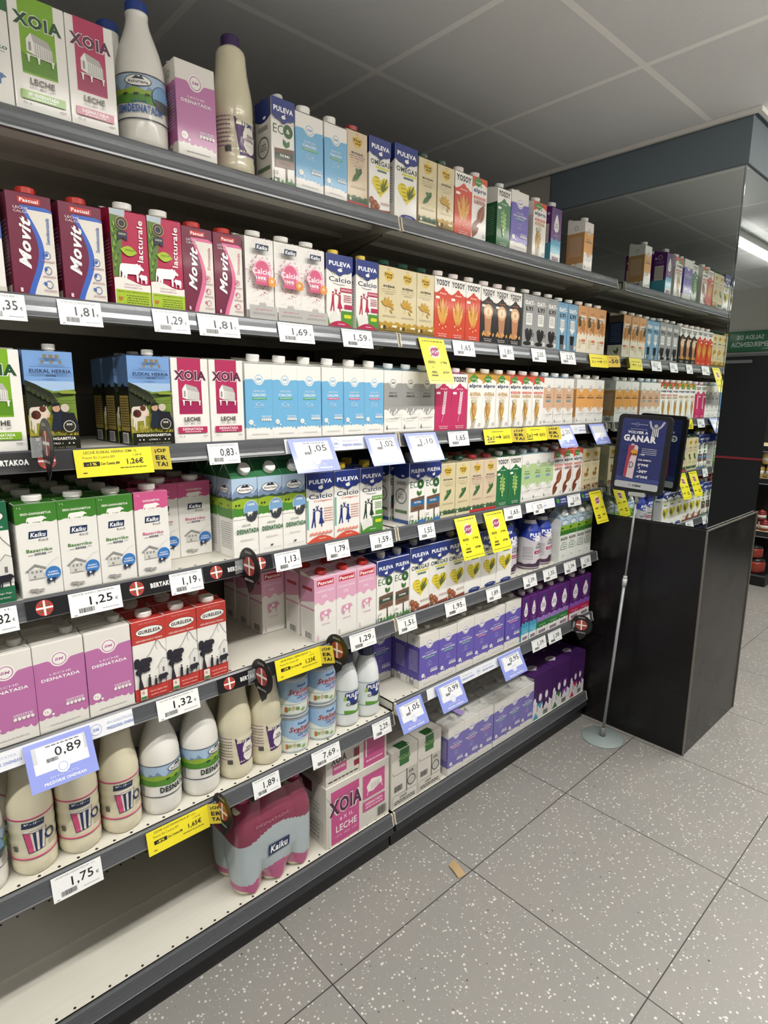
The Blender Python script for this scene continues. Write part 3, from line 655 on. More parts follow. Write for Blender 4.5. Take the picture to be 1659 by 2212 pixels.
def ast_logo(a, u, v, w):
    a.disc(u, v, w / 2, '24303f', 24, w * .22); a.disc(u, v, w / 2 * .94, 'f3f1ec', 24, w * .195); a.text('Asturiana', u, v - .008, w * .74, .028, '24303f', .02)
    a.poly([(u - w * .25, v + .02), (u - w * .08, v + .055), (u, v + .038), (u + w * .1, v + .06), (u + w * .28, v + .02)], '24303f')
def ast_art(a):
    ast_scene(a, .50, 1.0); a.band(.48, .52, WHITE, top=drip(3, .01, 8)); ast_logo(a, .5, .86, .70)
    a.disc(.72, .60, .30, 'f3f1ec', 26); a.disc(.72, .60, .285, '7ba6cf', 26); a.poly([(.46, .55), (.98, .57), (.95, .50), (.86, .45), (.72, .435), (.56, .46)], '3a3f44'); a.text('100%', .72, .66, .3, .03, 'ffffff', .03, .2); cow(a, .56, .51, .24, .06, 'e8e6e0')
    a.text('LECHE', .5, .40, .34, .024, '4c6a4c', .01); a.text('DESNATADA', .56, .325, .88, .06, '2f6a3c', .05); a.lines(.25, .75, .2, .22, 2, '8c8c86', .4); cow(a, .45, .075, .12, .03, '2c2c2a'); a.stroke([(.15, .06), (.9, .06)], .006, '6c6c66')
def ast_side(a): ast_scene(a, .50, 1.0); a.lines(.12, .88, .1, .45, 12, '9a9892', .3, 4); ast_logo(a, .5, .86, .6)
def asl_art(a):
    a.rect(0, .84, 1, 1, 'b8cede'); a.disc(.5, .90, .4, '4f7fa8', 20, .2); a.disc(.5, .90, .34, 'dfe8ee', 20, .15); a.band(.66, .84, '8ab838', top=drip(4, .02, 2)); a.band(.62, .72, '3f7a34', top=drip(6, .02, 3), bot=drip(3, .01, 4)); cow(a, .1, .74, .3, .06, '2c3a2a')
    a.text('SIN LACTOSA', .5, .53, .8, .07, '4c3a3c', .03); a.lines(.25, .75, .42, .46, 2, '8c8482', .4); a.rrect(.14, .28, .86, .40, .08, '3f7a4c'); a.rrect(.18, .29, .82, .39, .07, 'e8ece4'); a.text('SEMI', .5, .34, .44, .035, '3f6a4c', .02); a.lines(.35, .65, .12, .14, 1, '77756f', .5)
def pas_art(a):
    a.band(.60, 1, 'e3a9c4', bot=drip(4, .028, 2)); a.rect(.12, .875, .90, .965, 'c02a34'); a.text('Pascual', .51, .92, .70, .055, 'ffffff', .03)
    a.text('DESNATADA', .5, .79, .80, .03, 'f6ecf0', .02); a.text('0%', .46, .705, .24, .045, 'f6ecf0', .01)
    cow(a, .24, .32, .56, .17, 'dc9ab6'); a.disc(.5, .44, .07, 'f1efe9', 9); a.disc(.38, .40, .05, 'f1efe9', 9); a.lines(.3, .7, .25, .28, 2, 'dcb4c4', .4); a.rect(.1, .03, .16, .1, 'dcb4c4')
def pas_side(a): a.band(.60, 1, 'd59ab6', bot=lambda u: -.03 + .09 * u); a.rect(.15, .80, .85, .85, 'a8303c'); a.rect(0, .50, 1, .53, 'd59ab6'); a.lines(.1, .9, .15, .48, 12, 'c9c5c0', .3); a.barcode(.3, .03, .8, .13)
def vio_art(c2, c3):
    def f(a):
        a.band(.0, .17, 'efecea', top=splash(4, .05, 4)); a.band(.15, .33, c2, bot=splash(4, .05, 4), top=drip(6, .012, 2)); a.band(.31, .42, c3, bot=drip(6, .012, 2), top=drip(9, .015, 2))
        a.disc(.5, .66, .25, 'f3f1f4', 22, .34); a.poly([(.26, .70), (.40, .83), (.44, .88), (.5, .85), (.56, .88), (.60, .83), (.74, .70)], 'f3f1f4'); a.poly([(.36, .86), (.42, .93), (.5, .96), (.58, .93), (.64, .86), (.5, .89)], '2b4a78')
        a.text('SIN', .5, .70, .24, .035, '4a2c58', .02); a.text('LACTOSA', .5, .65, .38, .035, '4a2c58', .03); a.lines(.3, .7, .47, .52, 3, 'b79ac4', .4); a.text('DESNATADA', .5, .22, .6, .02, 'f6f2f6', .01); a.rect(.2, .04, .8, .1, '5a2c50'); a.lines(.25, .75, .05, .09, 2, 'f0e8f0', .4)
    return f
def vio_side(c2):
    def f(a): a.rect(0, 0, 1, .35, c2); a.rect(.2, .35, .85, .70, 'd6d0c8'); a.lines(.25, .8, .38, .66, 7, '9a8c96', .4); a.lines(.2, .8, .74, .82, 3, '9a7cae', .4); a.ring(.5, .90, .16, .04, 'cfc4d4', 14); a.disc(.8, .88, .08, 'cfc4d4', 10)
    return f
def kgreen_top(a): # green farm carton at the left edge of the top shelf
    a.band(.80, 1, '2c6a34', bot=drip(3, .02, 2)); a.text('Baserriko', .6, .5, .7, .04, '2c6a4c', .02); a.stroke([(.3, .46), (.9, .46)], .008, '4c4c52'); cow(a, .5, .18, .4, .1, '5a7aa8'); cow(a, .1, .1, .4, .1, '7a94b8')
def blue_left(a): a.band(.52, 1, '3c66b0', bot=drip(3, .01, 2)); a.rect(0, .0, 1, .06, 'd8d4ca')
# ---------------------------------------------------------------- package bodies
def cap_mesh(r, h, c, knurl=True, lean=0.0):
    mb = MB(); m = plastic(c)
    prof = [(r * 0.82, -0.004), (r * 0.82, 0.001), (r, 0.0015), (r, h * 0.85), (r * 0.93, h)]
    mb.lathe(prof, m, 20, mod=(lambda a, z: 1 + 0.018 * math.cos(20 * a)) if knurl else None, smooth=False)
    return mb
def add_cap(root, x, y, z, r, h, c, lean=0.0):
    o = cap_mesh(r, h, c).build('cap', root, (x, y, z)); o.rotation_euler = (lean, 0, 0); return o
def carton_body(w, d, h, typ, base, top, front, side, roofc=None):
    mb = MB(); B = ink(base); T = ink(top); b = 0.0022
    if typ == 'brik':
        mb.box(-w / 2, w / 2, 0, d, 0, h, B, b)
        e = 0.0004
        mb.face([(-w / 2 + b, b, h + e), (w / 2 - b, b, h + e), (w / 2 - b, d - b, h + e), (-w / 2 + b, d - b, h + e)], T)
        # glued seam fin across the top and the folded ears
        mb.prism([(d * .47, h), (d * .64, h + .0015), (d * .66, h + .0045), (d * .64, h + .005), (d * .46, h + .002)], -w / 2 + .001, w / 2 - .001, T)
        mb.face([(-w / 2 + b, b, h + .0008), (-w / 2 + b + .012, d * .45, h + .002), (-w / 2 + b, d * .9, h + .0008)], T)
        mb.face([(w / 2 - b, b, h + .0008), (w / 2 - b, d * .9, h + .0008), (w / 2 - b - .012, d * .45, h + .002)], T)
    elif typ == 'edge':
        k = 0.013
        prof = [(b, 0), (d - b, 0), (d, b), (d, h + k - b), (d - b, h + k), (b + .001, h), (0, h - b), (0, b)]
        mb.prism(prof, -w / 2, w / 2, B)
        s = k / d
        mb.face([(-w / 2 + b, b, h + .0012), (w / 2 - b, b, h + .0012), (w / 2 - b, d - b, h + k + .0006), (-w / 2 + b, d - b, h + k + .0006)], T)
        mb.prism([(d * .78, h + k * .78), (d * .97, h + k * .97 + .002), (d * .98, h + k + .004), (d * .8, h + k * .8 + .003)], -w / 2 + .001, w / 2 - .001, T)
    else:  # gable
        R = h + 0.036
        prof = [(0, 0), (d, 0), (d, h), (d * .56, R), (d * .50, R + .001), (d * .44, R), (0, h)]
        mb.prism(prof, -w / 2, w / 2, B); g = ink(roofc)
        mb.face([(-w / 2, -.0003, h), (w / 2, -.0003, h), (w / 2, d * .44, R + .0004), (-w / 2, d * .44, R + .0004)], g)
        mb.face([(-w / 2, d * .56, R + .0004), (w / 2, d * .56, R + .0004), (w / 2, d + .0003, h), (-w / 2, d + .0003, h)], g)
        for s in (-1, 1): mb.face([(s * (w / 2 + .0003), 0, h), (s * (w / 2 + .0003), d * .5, R), (s * (w / 2 + .0003), d, h)][::s], g)
        mb.box(-w / 2 + .001, w / 2 - .001, d * .485, d * .515, R, R + .010, g)
    if front: A = Art(w, h); front(A); A.put(mb, on_front(w, d, h))
    if side:
        for fn in (on_left, on_right): A = Art(d, h); side(A); A.put(mb, fn(w, d, h))
    return mb
KINDS = {}
def K(key, name, w, d, h, typ, base, top, front, side, cap, desc, cat='carton', roofc=None):
    KINDS[key] = dict(name=name, w=w, d=d, h=h, typ=typ, base=base, top=top, front=front, side=side, cap=cap, desc=desc, cat=cat, roofc=roofc, proto=None)
W_ = WHITE
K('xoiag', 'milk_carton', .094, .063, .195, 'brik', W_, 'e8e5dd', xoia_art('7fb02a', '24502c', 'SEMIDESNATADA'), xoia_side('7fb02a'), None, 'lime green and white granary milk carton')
K('xoiar', 'milk_carton', .094, .063, .195, 'brik', W_, 'e8e5dd', xoia_art('b5305e', '5c2444', 'DESNATADA'), xoia_side('b5305e'), None, 'crimson and white granary milk carton')
K('bmdes', 'milk_carton', .096, .063, .200, 'brik', 'e6e3dc', 'e0ddd5', bm_art('bb70a6', 'LECHE', 'DESNATADA'), bm_side('bb70a6'), ('c9c6c0', .026, .038, .0135, .014), 'white and orchid pink skimmed milk carton')
K('bmdesn', 'milk_carton', .096, .063, .193, 'brik', 'e6e3dc', 'e0ddd5', bm_art('bb70a6', 'LECHE', 'DESNATADA'), bm_side('bb70a6'), None, 'white and orchid pink skimmed milk carton without cap')
K('bmcag', 'milk_carton', .077, .072, .190, 'edge', W_, W_, bm_art('74b4dc', 'LECHE CON', 'CALCIO', 'SEMIDESNATADA', '4aa860', extra=ca_extra), bm_side('74b4dc'), ('f2f1ed', 0, .028, .0165, .018), 'light blue calcium milk carton with green strip')
K('bmcap', 'milk_carton', .077, .072, .190, 'edge', W_, W_, bm_art('74b4dc', 'LECHE CON', 'CALCIO', 'DESNATADA', 'd8608c', extra=ca_extra), bm_side('74b4dc'), ('f2f1ed', 0, .028, .0165, .018), 'light blue calcium milk carton with pink strip')
K('bmslg', 'milk_carton', .094, .063, .200, 'brik', 'e6e3dc', 'd9d6ce', bm_art('6658b4', 'LECHE', 'SIN LACTOSA', 'SEMIDESNATADA', '4aa884', extra=lac_extra), bm_side('5a4ea4'), ('cfccc6', .02, .038, .0135, .014), 'violet lactose-free milk carton with green strip')
K('bmslp', 'milk_carton', .094, .063, .200, 'brik', 'e6e3dc', 'd9d6ce', bm_art('6658b4', 'LECHE', 'SIN LACTOSA', 'DESNATADA', 'e0708c', extra=lac_extra), bm_side('5a4ea4'), ('cfccc6', .02, .038, .0135, .014), 'violet lactose-free milk carton with pink strip')
K('arroz', 'rice_drink_carton', .078, .070, .190, 'edge', W_, '8fb0bc', bm_art('a2a2a0', 'BEBIDA DE', 'ARROZ', extra=grain_extra('a2a2a0'), dark=True, ring='3a3a3c'), bm_side('a2a2a0'), ('e8ecec', 0, .026, .0155, .014), 'grey and white rice drink carton')
K('bmavena', 'oat_drink_carton', .072, .070, .190, 'edge', W_, '8fb0bc', bm_art('d8b08e', 'BEBIDA DE', 'AVENA', extra=grain_extra('d8b08e', '7ba4b4'), dark=True, ring='3a3a3c'), bm_side('d8b08e'), ('e8ecec', 0, .026, .0155, .014), 'beige oat drink carton with blue label')
K('bmalm', 'almond_drink_carton', .082, .078, .190, 'edge', W_, W_, bm_art('e8a95c', 'BEBIDA DE', 'ALMENDRAS', extra=grain_extra('e8a95c'), dark=True, ring='3a3a3c'), bm_side('c99a62'), ('e8e6e0', 0, .026, .0155, .014), 'orange and white almond drink carton')
K('bmsoja', 'soy_drink_carton', .076, .070, .190, 'edge', W_, '8fb0bc', bm_art('b4cf94', 'BEBIDA DE', 'SOJA', extra=grain_extra('b4cf94', '7ba4c4'), dark=True, ring='3a3a3c'), bm_side('b4cf94'), ('e8ecec', 0, .026, .0155, .014), 'pale green soy drink carton with blue label')
K('movb', 'milk_carton', .088, .065, .185, 'brik', '741f3e', '741f3e', movit_art('3c68c4', 'Semidesnatada', '3c68b4'), movit_side, ('c4342a', .004, .034, .020, .013), 'maroon calcium milk carton with blue wave')
K('movp', 'milk_carton', .078, .065, .185, 'brik', '741f3e', '741f3e', movit_art('e0709c', 'Desnatada', 'c86a88'), movit_side, ('c4342a', .004, .034, .020, .013), 'maroon calcium milk carton with pink wave')
K('lact', 'milk_carton', .078, .065, .190, 'edge', 'b8204e', 'dcd8d0', lact_art, plain_side('8f1f44', 'd8a0b4'), ('f0eee9', 0, .03, .019, .013), 'magenta milk carton with white cow silhouette')
K('kcal', 'milk_carton', .079, .065, .192, 'edge', W_, W_, kcal_art, plain_side('d8d5cf', 'b0ada8'), ('f0eee9', 0, .03, .018, .012), 'white calcium milk carton with pink dotted circle')
K('pcal', 'milk_carton', .080, .065, .190, 'brik', W_, '22357f', pul_calcio('b5234f', 'b5234f', 'b5234f'), pul_side('c'), ('e8c94a', 0, .03, .014, .013), 'navy-topped calcium milk carton with pink figures')
K('pcol', 'milk_carton', .097, .065, .200, 'brik', W_, '22357f', pul_calcio('d4654e', 'd4543e', 'd4543e', True, '22347c'), pul_side('c'), ('c9a92c', 0, .034, .016, .017), 'navy-topped calcium milk carton with blue dancers')
K('pcag', 'milk_carton', .090, .065, .200, 'brik', W_, '22357f', pul_calcio('5c9a34', '4e8d32', '4e8d32', False, '1e3a2c'), pul_side('c'), ('d8b82c', 0, .034, .016, .017), 'navy-topped calcium milk carton with green wave')
K('om3n', 'milk_carton', .092, .065, .215, 'brik', W_, '22357f', pul_omega(True), pul_side('c'), ('dddbd6', .0, .034, .014, .017), 'navy-topped milk carton with yellow heart and walnuts')
K('om3', 'milk_carton', .092, .065, .215, 'brik', W_, '22357f', pul_omega(False), pul_side('c'), ('dddbd6', .0, .034, .014, .017), 'navy-topped milk carton with plain yellow heart')
K('om3t', 'milk_carton', .086, .065, .190, 'brik', W_, '22357f', pul_omega(True), pul_side('c'), None, 'navy-topped milk carton with yellow heart and walnuts')
K('om3u', 'milk_carton', .092, .065, .198, 'brik', W_, '22357f', pul_omega(False), pul_side('c'), None, 'navy-topped milk carton with plain yellow heart')
K('ecos', 'milk_carton', .077, .072, .200, 'brik', W_, '22357f', pul_eco('3c4a3a'), pul_side('eco'), ('e6e4de', .006, .03, .0145, .017), 'organic milk carton with brown and green signpost')
K('ecoe', 'milk_carton', .077, .072, .200, 'brik', W_, '22357f', pul_eco('2c6a9c'), pul_side('eco'), ('e6e4de', .006, .03, .0145, .017), 'organic milk carton with blue signpost')
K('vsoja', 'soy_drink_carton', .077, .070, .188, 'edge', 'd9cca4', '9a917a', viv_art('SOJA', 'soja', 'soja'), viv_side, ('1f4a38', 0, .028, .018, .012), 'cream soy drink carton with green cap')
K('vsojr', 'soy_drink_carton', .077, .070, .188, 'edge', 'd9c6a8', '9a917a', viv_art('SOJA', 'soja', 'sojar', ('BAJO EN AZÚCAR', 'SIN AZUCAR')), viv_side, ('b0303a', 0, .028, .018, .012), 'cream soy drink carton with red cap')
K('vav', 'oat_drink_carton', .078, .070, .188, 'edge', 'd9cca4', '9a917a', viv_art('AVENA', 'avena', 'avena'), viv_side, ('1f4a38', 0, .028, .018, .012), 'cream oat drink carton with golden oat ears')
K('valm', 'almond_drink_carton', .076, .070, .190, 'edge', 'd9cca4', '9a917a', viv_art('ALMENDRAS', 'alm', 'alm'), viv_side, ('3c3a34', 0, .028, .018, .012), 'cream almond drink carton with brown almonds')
K('yred', 'oat_drink_carton', .075, .072, .190, 'edge', 'f1efe9', W_, yosoy_art('cf4327', 'Avena', 'oat'), plain_side('c23c24', 'e8a090'), ('e6dcd8', 0, .026, .0155, .014), 'red and white oat drink carton')
K('yblk', 'oat_drink_carton', .075, .072, .188, 'edge', 'f1efe9', W_, yosoy_art('1b1a1c', 'Avena', 'coffee', True), plain_side('1b1a1c', '6a6a6a'), ('e6dcd8', 0, .026, .0155, .014), 'black barista oat drink carton with coffee glass')
K('ygrn', 'soy_drink_carton', .078, .072, .190, 'edge', 'f1efe9', '1f5a34', yosoy_art('1f7040', 'Soja', 'pod'), plain_side('1d5c36', '8fb89c'), ('e6e8e4', 0, .026, .0155, .014), 'dark green and white soy drink carton')
K('ypnk', 'rice_drink_carton', .080, .072, .188, 'edge', 'f1efe9', 'c04474', yosoy_art('c43466', 'Arroz', 'rice'), plain_side('c43466', 'e8a0b8'), ('eee8ea', 0, .026, .0165, .014), 'crimson pink and white rice drink carton')
K('oatg', 'oat_drink_carton', .072, .070, .192, 'edge', '9d9e9c', '9d9e9c', oatly_art(True), plain_side('8a8b8a', 'c0c0be'), ('e2ddd6', 0, .026, .0155, .013), 'grey oat drink carton with black coffee cup')
K('oatb', 'oat_drink_carton', .076, .070, .188, 'edge', '7ba6c2', '7ba6c2', oatly_art(False), plain_side('6a94b0', 'b0cad8'), ('e6e4de', 0, .026, .0155, .013), 'light blue oat drink carton with black glass')
K('tan', 'rice_drink_carton', .078, .070, .190, 'edge', 'efe6d2', 'd8b088', rice_tan, rice_side, ('ece6dc', 0, .026, .0155, .013), 'tan and cream tiger-nut drink carton')
K('alpa', 'oat_drink_carton', .078, .070, .190, 'edge', 'f3f1ec', 'c99a44', alpro_art('cf9a3c', ('AVENA', 'CREMOSA'), 'c79438', 'oat'), plain_side('dcd8cc', 'a8a498'), ('eceae4', 0, .026, .0165, .014), 'white oat drink carton with golden top')
K('alps', 'oat_drink_carton', .076, .070, .190, 'edge', 'f3f1ec', 'd0503a', alpro_art('d8543c', ('SIN', 'AVENA'), 'c9964a', 'oat'), plain_side('dcd8cc', 'a8a498'), ('eceae4', 0, .026, .0165, .014), 'white sugar-free oat drink carton with red top')
K('alpm', 'almond_drink_carton', .079, .070, .192, 'edge', 'f3f1ec', 'd0503a', alpro_art('d8543c', ('SIN', 'ALMENDRA'), 'a8543c', 'alm'), plain_side('dcd8cc', 'a8a498'), ('eceae4', 0, .026, .0165, .014), 'white almond drink carton with large brown almonds')
K('eh', 'milk_carton', .092, .063, .195, 'brik', '16180f', '2c3c5c', eh_art, eh_side, ('e8e6e0', .012, .034, .0125, .013), 'dark pasture-photo milk carton with blue sky')
K('kbg', 'milk_carton', .078, .074, .195, 'brik', 'eceae4', '3a7a2c', kbas_art('3f7f2c', 'ERDI-GAINGABETUA'), kbas_side('3a7228'), ('eceae6', .0, .022, .0185, .012), 'green-topped farmhouse milk carton')
K('kbp', 'milk_carton', .078, .074, .195, 'brik', 'eceae4', 'cf5a8c', kbas_art('cf5a8c', 'GAINGABETUA'), kbas_side('b84c7c'), ('eceae6', .0, .022, .0185, .012), 'pink-topped farmhouse milk carton')
K('gurr', 'milk_carton', .074, .074, .198, 'brik', 'efede6', 'c43a34', gur_art('c23a32'), gur_side('b8362e'), ('eeece6', .0, .026, .0175, .013), 'red and white rural scene milk carton')
K('gurg', 'milk_carton', .090, .074, .205, 'brik', 'efede6', '1f5c44', gur_art('1f6a48'), gur_side('1f5c44'), ('eeece6', .0, .026, .0175, .013), 'dark green and white rural scene milk carton')
K('ast', 'milk_carton', .077, .072, .205, 'gable', 'f1efe9', W_, ast_art, ast_side, None, 'gable-top milk carton with mountain landscape', roofc='1f6a3c')
K('asl', 'milk_carton', .072, .070, .195, 'gable', 'e9ece6', W_, asl_art, plain_side('dfe3dc', 'a8aca4'), None, 'slim lactose-free gable-top carton with green band', roofc='9fb4c0')
K('pasp', 'milk_carton', .079, .070, .195, 'edge', 'eceae4', 'e0b4c8', pas_art, pas_side, ('c8281e', .002, .026, .0165, .012), 'pale pink skimmed milk carton with red cap')
K('viot', 'milk_carton', .062, .068, .195, 'edge', '5a2470', '5a2470', vio_art('5ab4d0', '4a9cc0'), vio_side('4a9cb4'), ('d2cdd2', 0, .028, .0155, .016), 'purple lactose-free carton with turquoise base')
K('viog', 'milk_carton', .080, .068, .195, 'edge', '5a2470', '5a2470', vio_art('2f7a3c', '9a7cc4'), vio_side('2f7a3c'), ('d2cdd2', 0, .028, .0155, .016), 'purple lactose-free carton with green base')
K('viom', 'milk_carton', .084, .068, .195, 'edge', '5a2470', '5a2470', vio_art('c42c5c', '8a5cb4'), vio_side('c42c5c'), ('d2cdd2', 0, .028, .0155, .016), 'purple lactose-free carton with magenta base')
K('kgl', 'milk_carton', .094, .063, .195, 'brik', W_, W_, kgreen_top, None, None, 'white and dark green milk carton')
K('bll', 'milk_carton', .090, .065, .185, 'brik', W_, '3c66b0', blue_left, None, None, 'blue and white milk carton')

def on_round(cy, Rf, ang0, w, z0, e0=0.0003):
    def fn(a, b, o):
        R = Rf(z0 + b); t = (a - w / 2) / Rf(z0) + ang0
        return ((R + o + e0) * math.sin(t), cy - (R + o + e0) * math.cos(t), z0 + b)
    return fn
def prof_fn(prof):
    def f(z):
        for (r0, z0), (r1, z1) in zip(prof, prof[1:]):
            if z <= z1: return r0 + (r1 - r0) * max(0, (z - z0)) / max(z1 - z0, 1e-6)
        return prof[-1][0]
    return f
def bottle(name, prof, bodym, capr, caph, capc, arts, mod=None, extra=None, n=40, neck=None):
    """arts: list of (Art, z0, angle)"""
    mb = MB(); mb.lathe(prof, bodym, n, mod=mod)
    F = prof_fn(prof)
    for A, z0, ang in arts: A.put(mb, on_round(0, F, ang, A.w, z0, .0006), cut=(.006, .02))
    if extra: extra(mb)
    o = mb.build(name)
    zt = prof[-1][1]
    c = MB(); c.lathe([(capr * .96, -.004), (capr, -.003), (capr, caph * .82), (capr * .92, caph)], plastic(capc), 28, mod=lambda a, z: 1 + .015 * math.cos(28 * a), smooth=False)
    c.build('cap', o, (0, 0, zt))
    return o
AST_P = [(.040, 0), (.047, .004), (.0495, .018), (.050, .05), (.050, .12), (.050, .142), (.0492, .160), (.0465, .178), (.042, .196), (.036, .213), (.0300, .229), (.0250, .243), (.0225, .255), (.0220, .264), (.0230, .266), (.0230, .270)]
MILKW = M('eceae3', 0.28, 0, .3); CREAMB = M('ddd6ba', 0.22, 0, .5)
def ast_bottle(blue):
    def mk():
        R = .050; w = 2 * PI * R * .999; A = Art(w, .090)
        A.rect(0, .0, 1, 1, 'eceae4'); A.rect(0, .62, 1, .96, 'a9c4de')
        for k in range(7): A.poly([(k / 7, .58), (k / 7 + .03, .74), (k / 7 + .06, .68), (k / 7 + .09, .80), (k / 7 + .1428, .58)], '7f93b4')
        A.band(.5, .66, '8fae34', top=drip(5, .03, 5)); A.band(.36, .54, '4f8a2c', top=drip(7, .02, 6), bot=drip(2, .02, 7)); A.rect(0, .965, 1, .985, '2c3444'); A.rect(0, .02, 1, .045, '2c3444')
        for q in (.25, .75):
            ast_logo_small(A, q, .82, .17)
            for j in range(3): cow(A, q - .1 + .07 * j, .50, .035, .07, '2c2c2a')
            A.text('SEMiDESNATADA' if blue else 'DESNATADA', q, .24, .30, .17, '2c5ca4' if blue else '22302a', .05); A.text('LECHE', q, .385, .09, .05, '2c5ca4' if blue else '4c6a4c', .01)
            if blue: A.disc(q + .155, .55, .075, '3c5c84', 22); A.disc(q + .155, .55, .070, '7ba6cf', 22); A.poly([(q + .09, .5), (q + .22, .5), (q + .2, .3), (q + .155, .25), (q + .11, .3)], '4c5254')
            A.barcode(q + .19, .1, q + .235, .4, '6c6c68', None)
        return bottle('milk_bottle', AST_P, MILKW, .0225, .020, '1f3f8c' if blue else '1f5a3c', [(A, .052, PI / 2 + (-.50 if blue else .52))])
    return mk
def ast_logo_small(A, u, v, w):
    a = A.w / A.h
    A.disc(u, v, w / 2, '24303f', 24, w * .2); A.disc(u, v, w / 2 * .93, 'f3f1ec', 24, w * .175); A.text('Asturiana', u, v - .02, w * .74, .07, '24303f', .02); A.poly([(u - w * .22, v + .03), (u - w * .05, v + .1), (u + .01, v + .07), (u + w * .12, v + .11), (u + w * .24, v + .03)], '24303f')
KAI_P = [(.036, 0), (.043, .003), (.0465, .014)]
for i in range(1, 15):
    z = .014 + i * .0092; KAI_P.append((.0465 - (.0014 if i % 3 == 0 else 0), z))
KAI_P += [(.0465, .150), (.0458, .166), (.0435, .182), (.0400, .200), (.0365, .220), (.0345, .240), (.0335, .258), (.0315, .266), (.0265, .271), (.0215, .274), (.0195, .278)]
def petal(a, z): return 1 - .05 * abs(math.cos(2.5 * a)) * max(0, 1 - z / .022)
def kai_bottle():
    R = .0465; A = Art(.094, .088)
    A.text('x', .0, .0, .001, .001, '8a8a80')
    A.poly([(.25, .80), (.73, .80), (.75, .97), (.27, .97)], '1d2f52'); A.text('Kaiku', .5, .885, .4, .12, 'ffffff', .03, .2)
    A.poly([(.28, .70), (.76, .74), (.70, .16), (.36, .12)], 'ddd8cc'); A.poly([(.28, .68), (.42, .66), (.47, .13), (.36, .12)], 'c84c78'); A.poly([(.47, .68), (.54, .69), (.54, .14), (.50, .13)], '1f2a54'); A.poly([(.60, .70), (.68, .71), (.64, .16), (.59, .15)], '1f2a54')
    A.stroke([(.28, .70), (.36, .12), (.70, .16), (.76, .74), (.28, .70)], .012, '1f2440'); A.disc(.52, .72, .24, 'e9e4d8', 18, .05); A.stroke([(.28, .70), (.5, .66), (.76, .73)], .012, '1f2440')
    A.ring(.84, .47, .13, .05, '1f2a54', 18); A.lines(.78, 1.0, .15, .3, 3, '8c8678', .4); A.rrect(.02, .18, .13, .34, .02, '5c5c54')
    F = MB()
    def extra(mb):
        for z in (.046, .142):
            mb.lathe([(.0469, z - .002), (.0473, z), (.0469, z + .002)], ink('c04c74'), 40)
    return bottle('milk_bottle', KAI_P, CREAMB, .0215, .018, 'c04c74', [(A, .050, -.12)], mod=petal, extra=extra)
def asc_bottle():
    A = Art(.078, .085); A.poly([(.05, .95), (.95, 1), (.93, .05), (.2, .0)], '4a2468'); A.disc(.52, .93, .42, 'd9d2b8', 20, .09); A.disc(.55, .45, .25, 'efeae0', 22, .42); A.poly([(.33, .60), (.42, .78), (.55, .88), (.68, .78), (.77, .60)], 'efeae0'); A.poly([(.42, .72), (.50, .84), (.60, .84), (.68, .72), (.55, .76)], '2b4a78')
    A.text('SIN', .55, .52, .22, .09, '4a2c58', .02); A.text('CREMOSA', .55, .42, .38, .08, '4a2c58', .03); A.lines(.4, .7, .26, .34, 2, '9a7cae', .4)
    B = Art(.05, .09); B.lines(.1, .9, .1, .9, 8, '8c6a84', .3, 3); B.rrect(.6, .0, .9, .14, .03, '4c4c44')
    return bottle('milk_bottle', [(r * 1.03, z * 1.04) for r, z in KAI_P], CREAMB, .0215, .020, '3a2458', [(A, .045, .28), (B, .05, -1.05)], mod=petal)
CAB_P = [(.034, 0), (.041, .004), (.0435, .016), (.0437, .10), (.0430, .13), (.0395, .160), (.033, .185), (.0265, .203), (.0225, .212), (.022, .216)]
def cab_bottle():
    w = 2 * PI * .0437 * .999; A = Art(w, .082); A.rect(0, 0, 1, 1, 'dde6e2'); A.rect(0, .97, 1, 1, '8c9aa8'); A.rect(0, 0, 1, .03, '8c9aa8')
    for q in (.25, .75):
        A.rrect(q - .13, .60, q + .13, .93, .03, '22357f'); A.disc(q, .66, .08, '22357f', 18, .09); A.text('PULEVA', q, .79, .23, .17, 'ffffff', .05); A.disc(q + .01, .62, .022, 'f4f3f0', 12)
        A.text('CABRA', q - .03, .43, .17, .12, '1f2c3c', .04); A.band(.03, .10, '5c9a2c', top=lambda u: .08 * abs(math.sin(u * 12)), u0=q - .14, u1=q + .15)
        for k in range(6): leaf(A, q + .05 + .015 * k, .12, .07, 40 + 25 * k, '7ab83c' if k % 2 else '3f8a34', .25)
        A.disc(q + .1, .35, .03, '2c6a34', 12); leaf(A, q - .14, .6, .06, 60, '9ac44c', .3)
    return bottle('milk_bottle', CAB_P, M('e6eaea', .3, 0, .2), .0245, .030, '1c2450', [(A, .045, PI / 2 + .12)])
PSL_P = [(.038, 0), (.046, .004)] + [(.0490 - (.0022 if i % 2 else 0), .010 + i * .0085) for i in range(15)] + [(.0475, .142), (.041, .168), (.031, .190), (.0245, .205), (.023, .214)]
def psl_bottle():
    w = 2 * PI * .049 * .999; A = Art(w, .19); A.rect(0, .0, 1, .70, 'cfcbd0')
    A.band(.66, 1, '22399c', bot=lambda u: .05 * math.cos(u * 4 * PI)); A.band(0, .10, '4a2c48', top=lambda u: .10 * (0.5 + .5 * math.cos((u - .3) * 4 * PI)))
    for q in (.25, .75):
        A.text('PULEVA', q, .76, .26, .085, 'ffffff', .05); A.disc(q - .02, .67, .045, 'f0eef0', 14); A.text('Sin', q + .02, .55, .10, .055, '4a3c58', .01, .3); A.text('Lactosa', q + .04, .49, .17, .055, '4a3c58', .01, .3); A.rect(q - .06, .33, q + .16, .40, 'b02c54'); A.lines(q - .04, q + .14, .35, .38, 1, 'f0e8ec', .7); A.lines(q - .22, q - .08, .2, .5, 8, '8c8a94', .35)
    return bottle('milk_bottle', PSL_P, M('d6d3d8', .25, 0, .4), .0235, .022, '1c1f38', [(A, .006, PI / 2)])
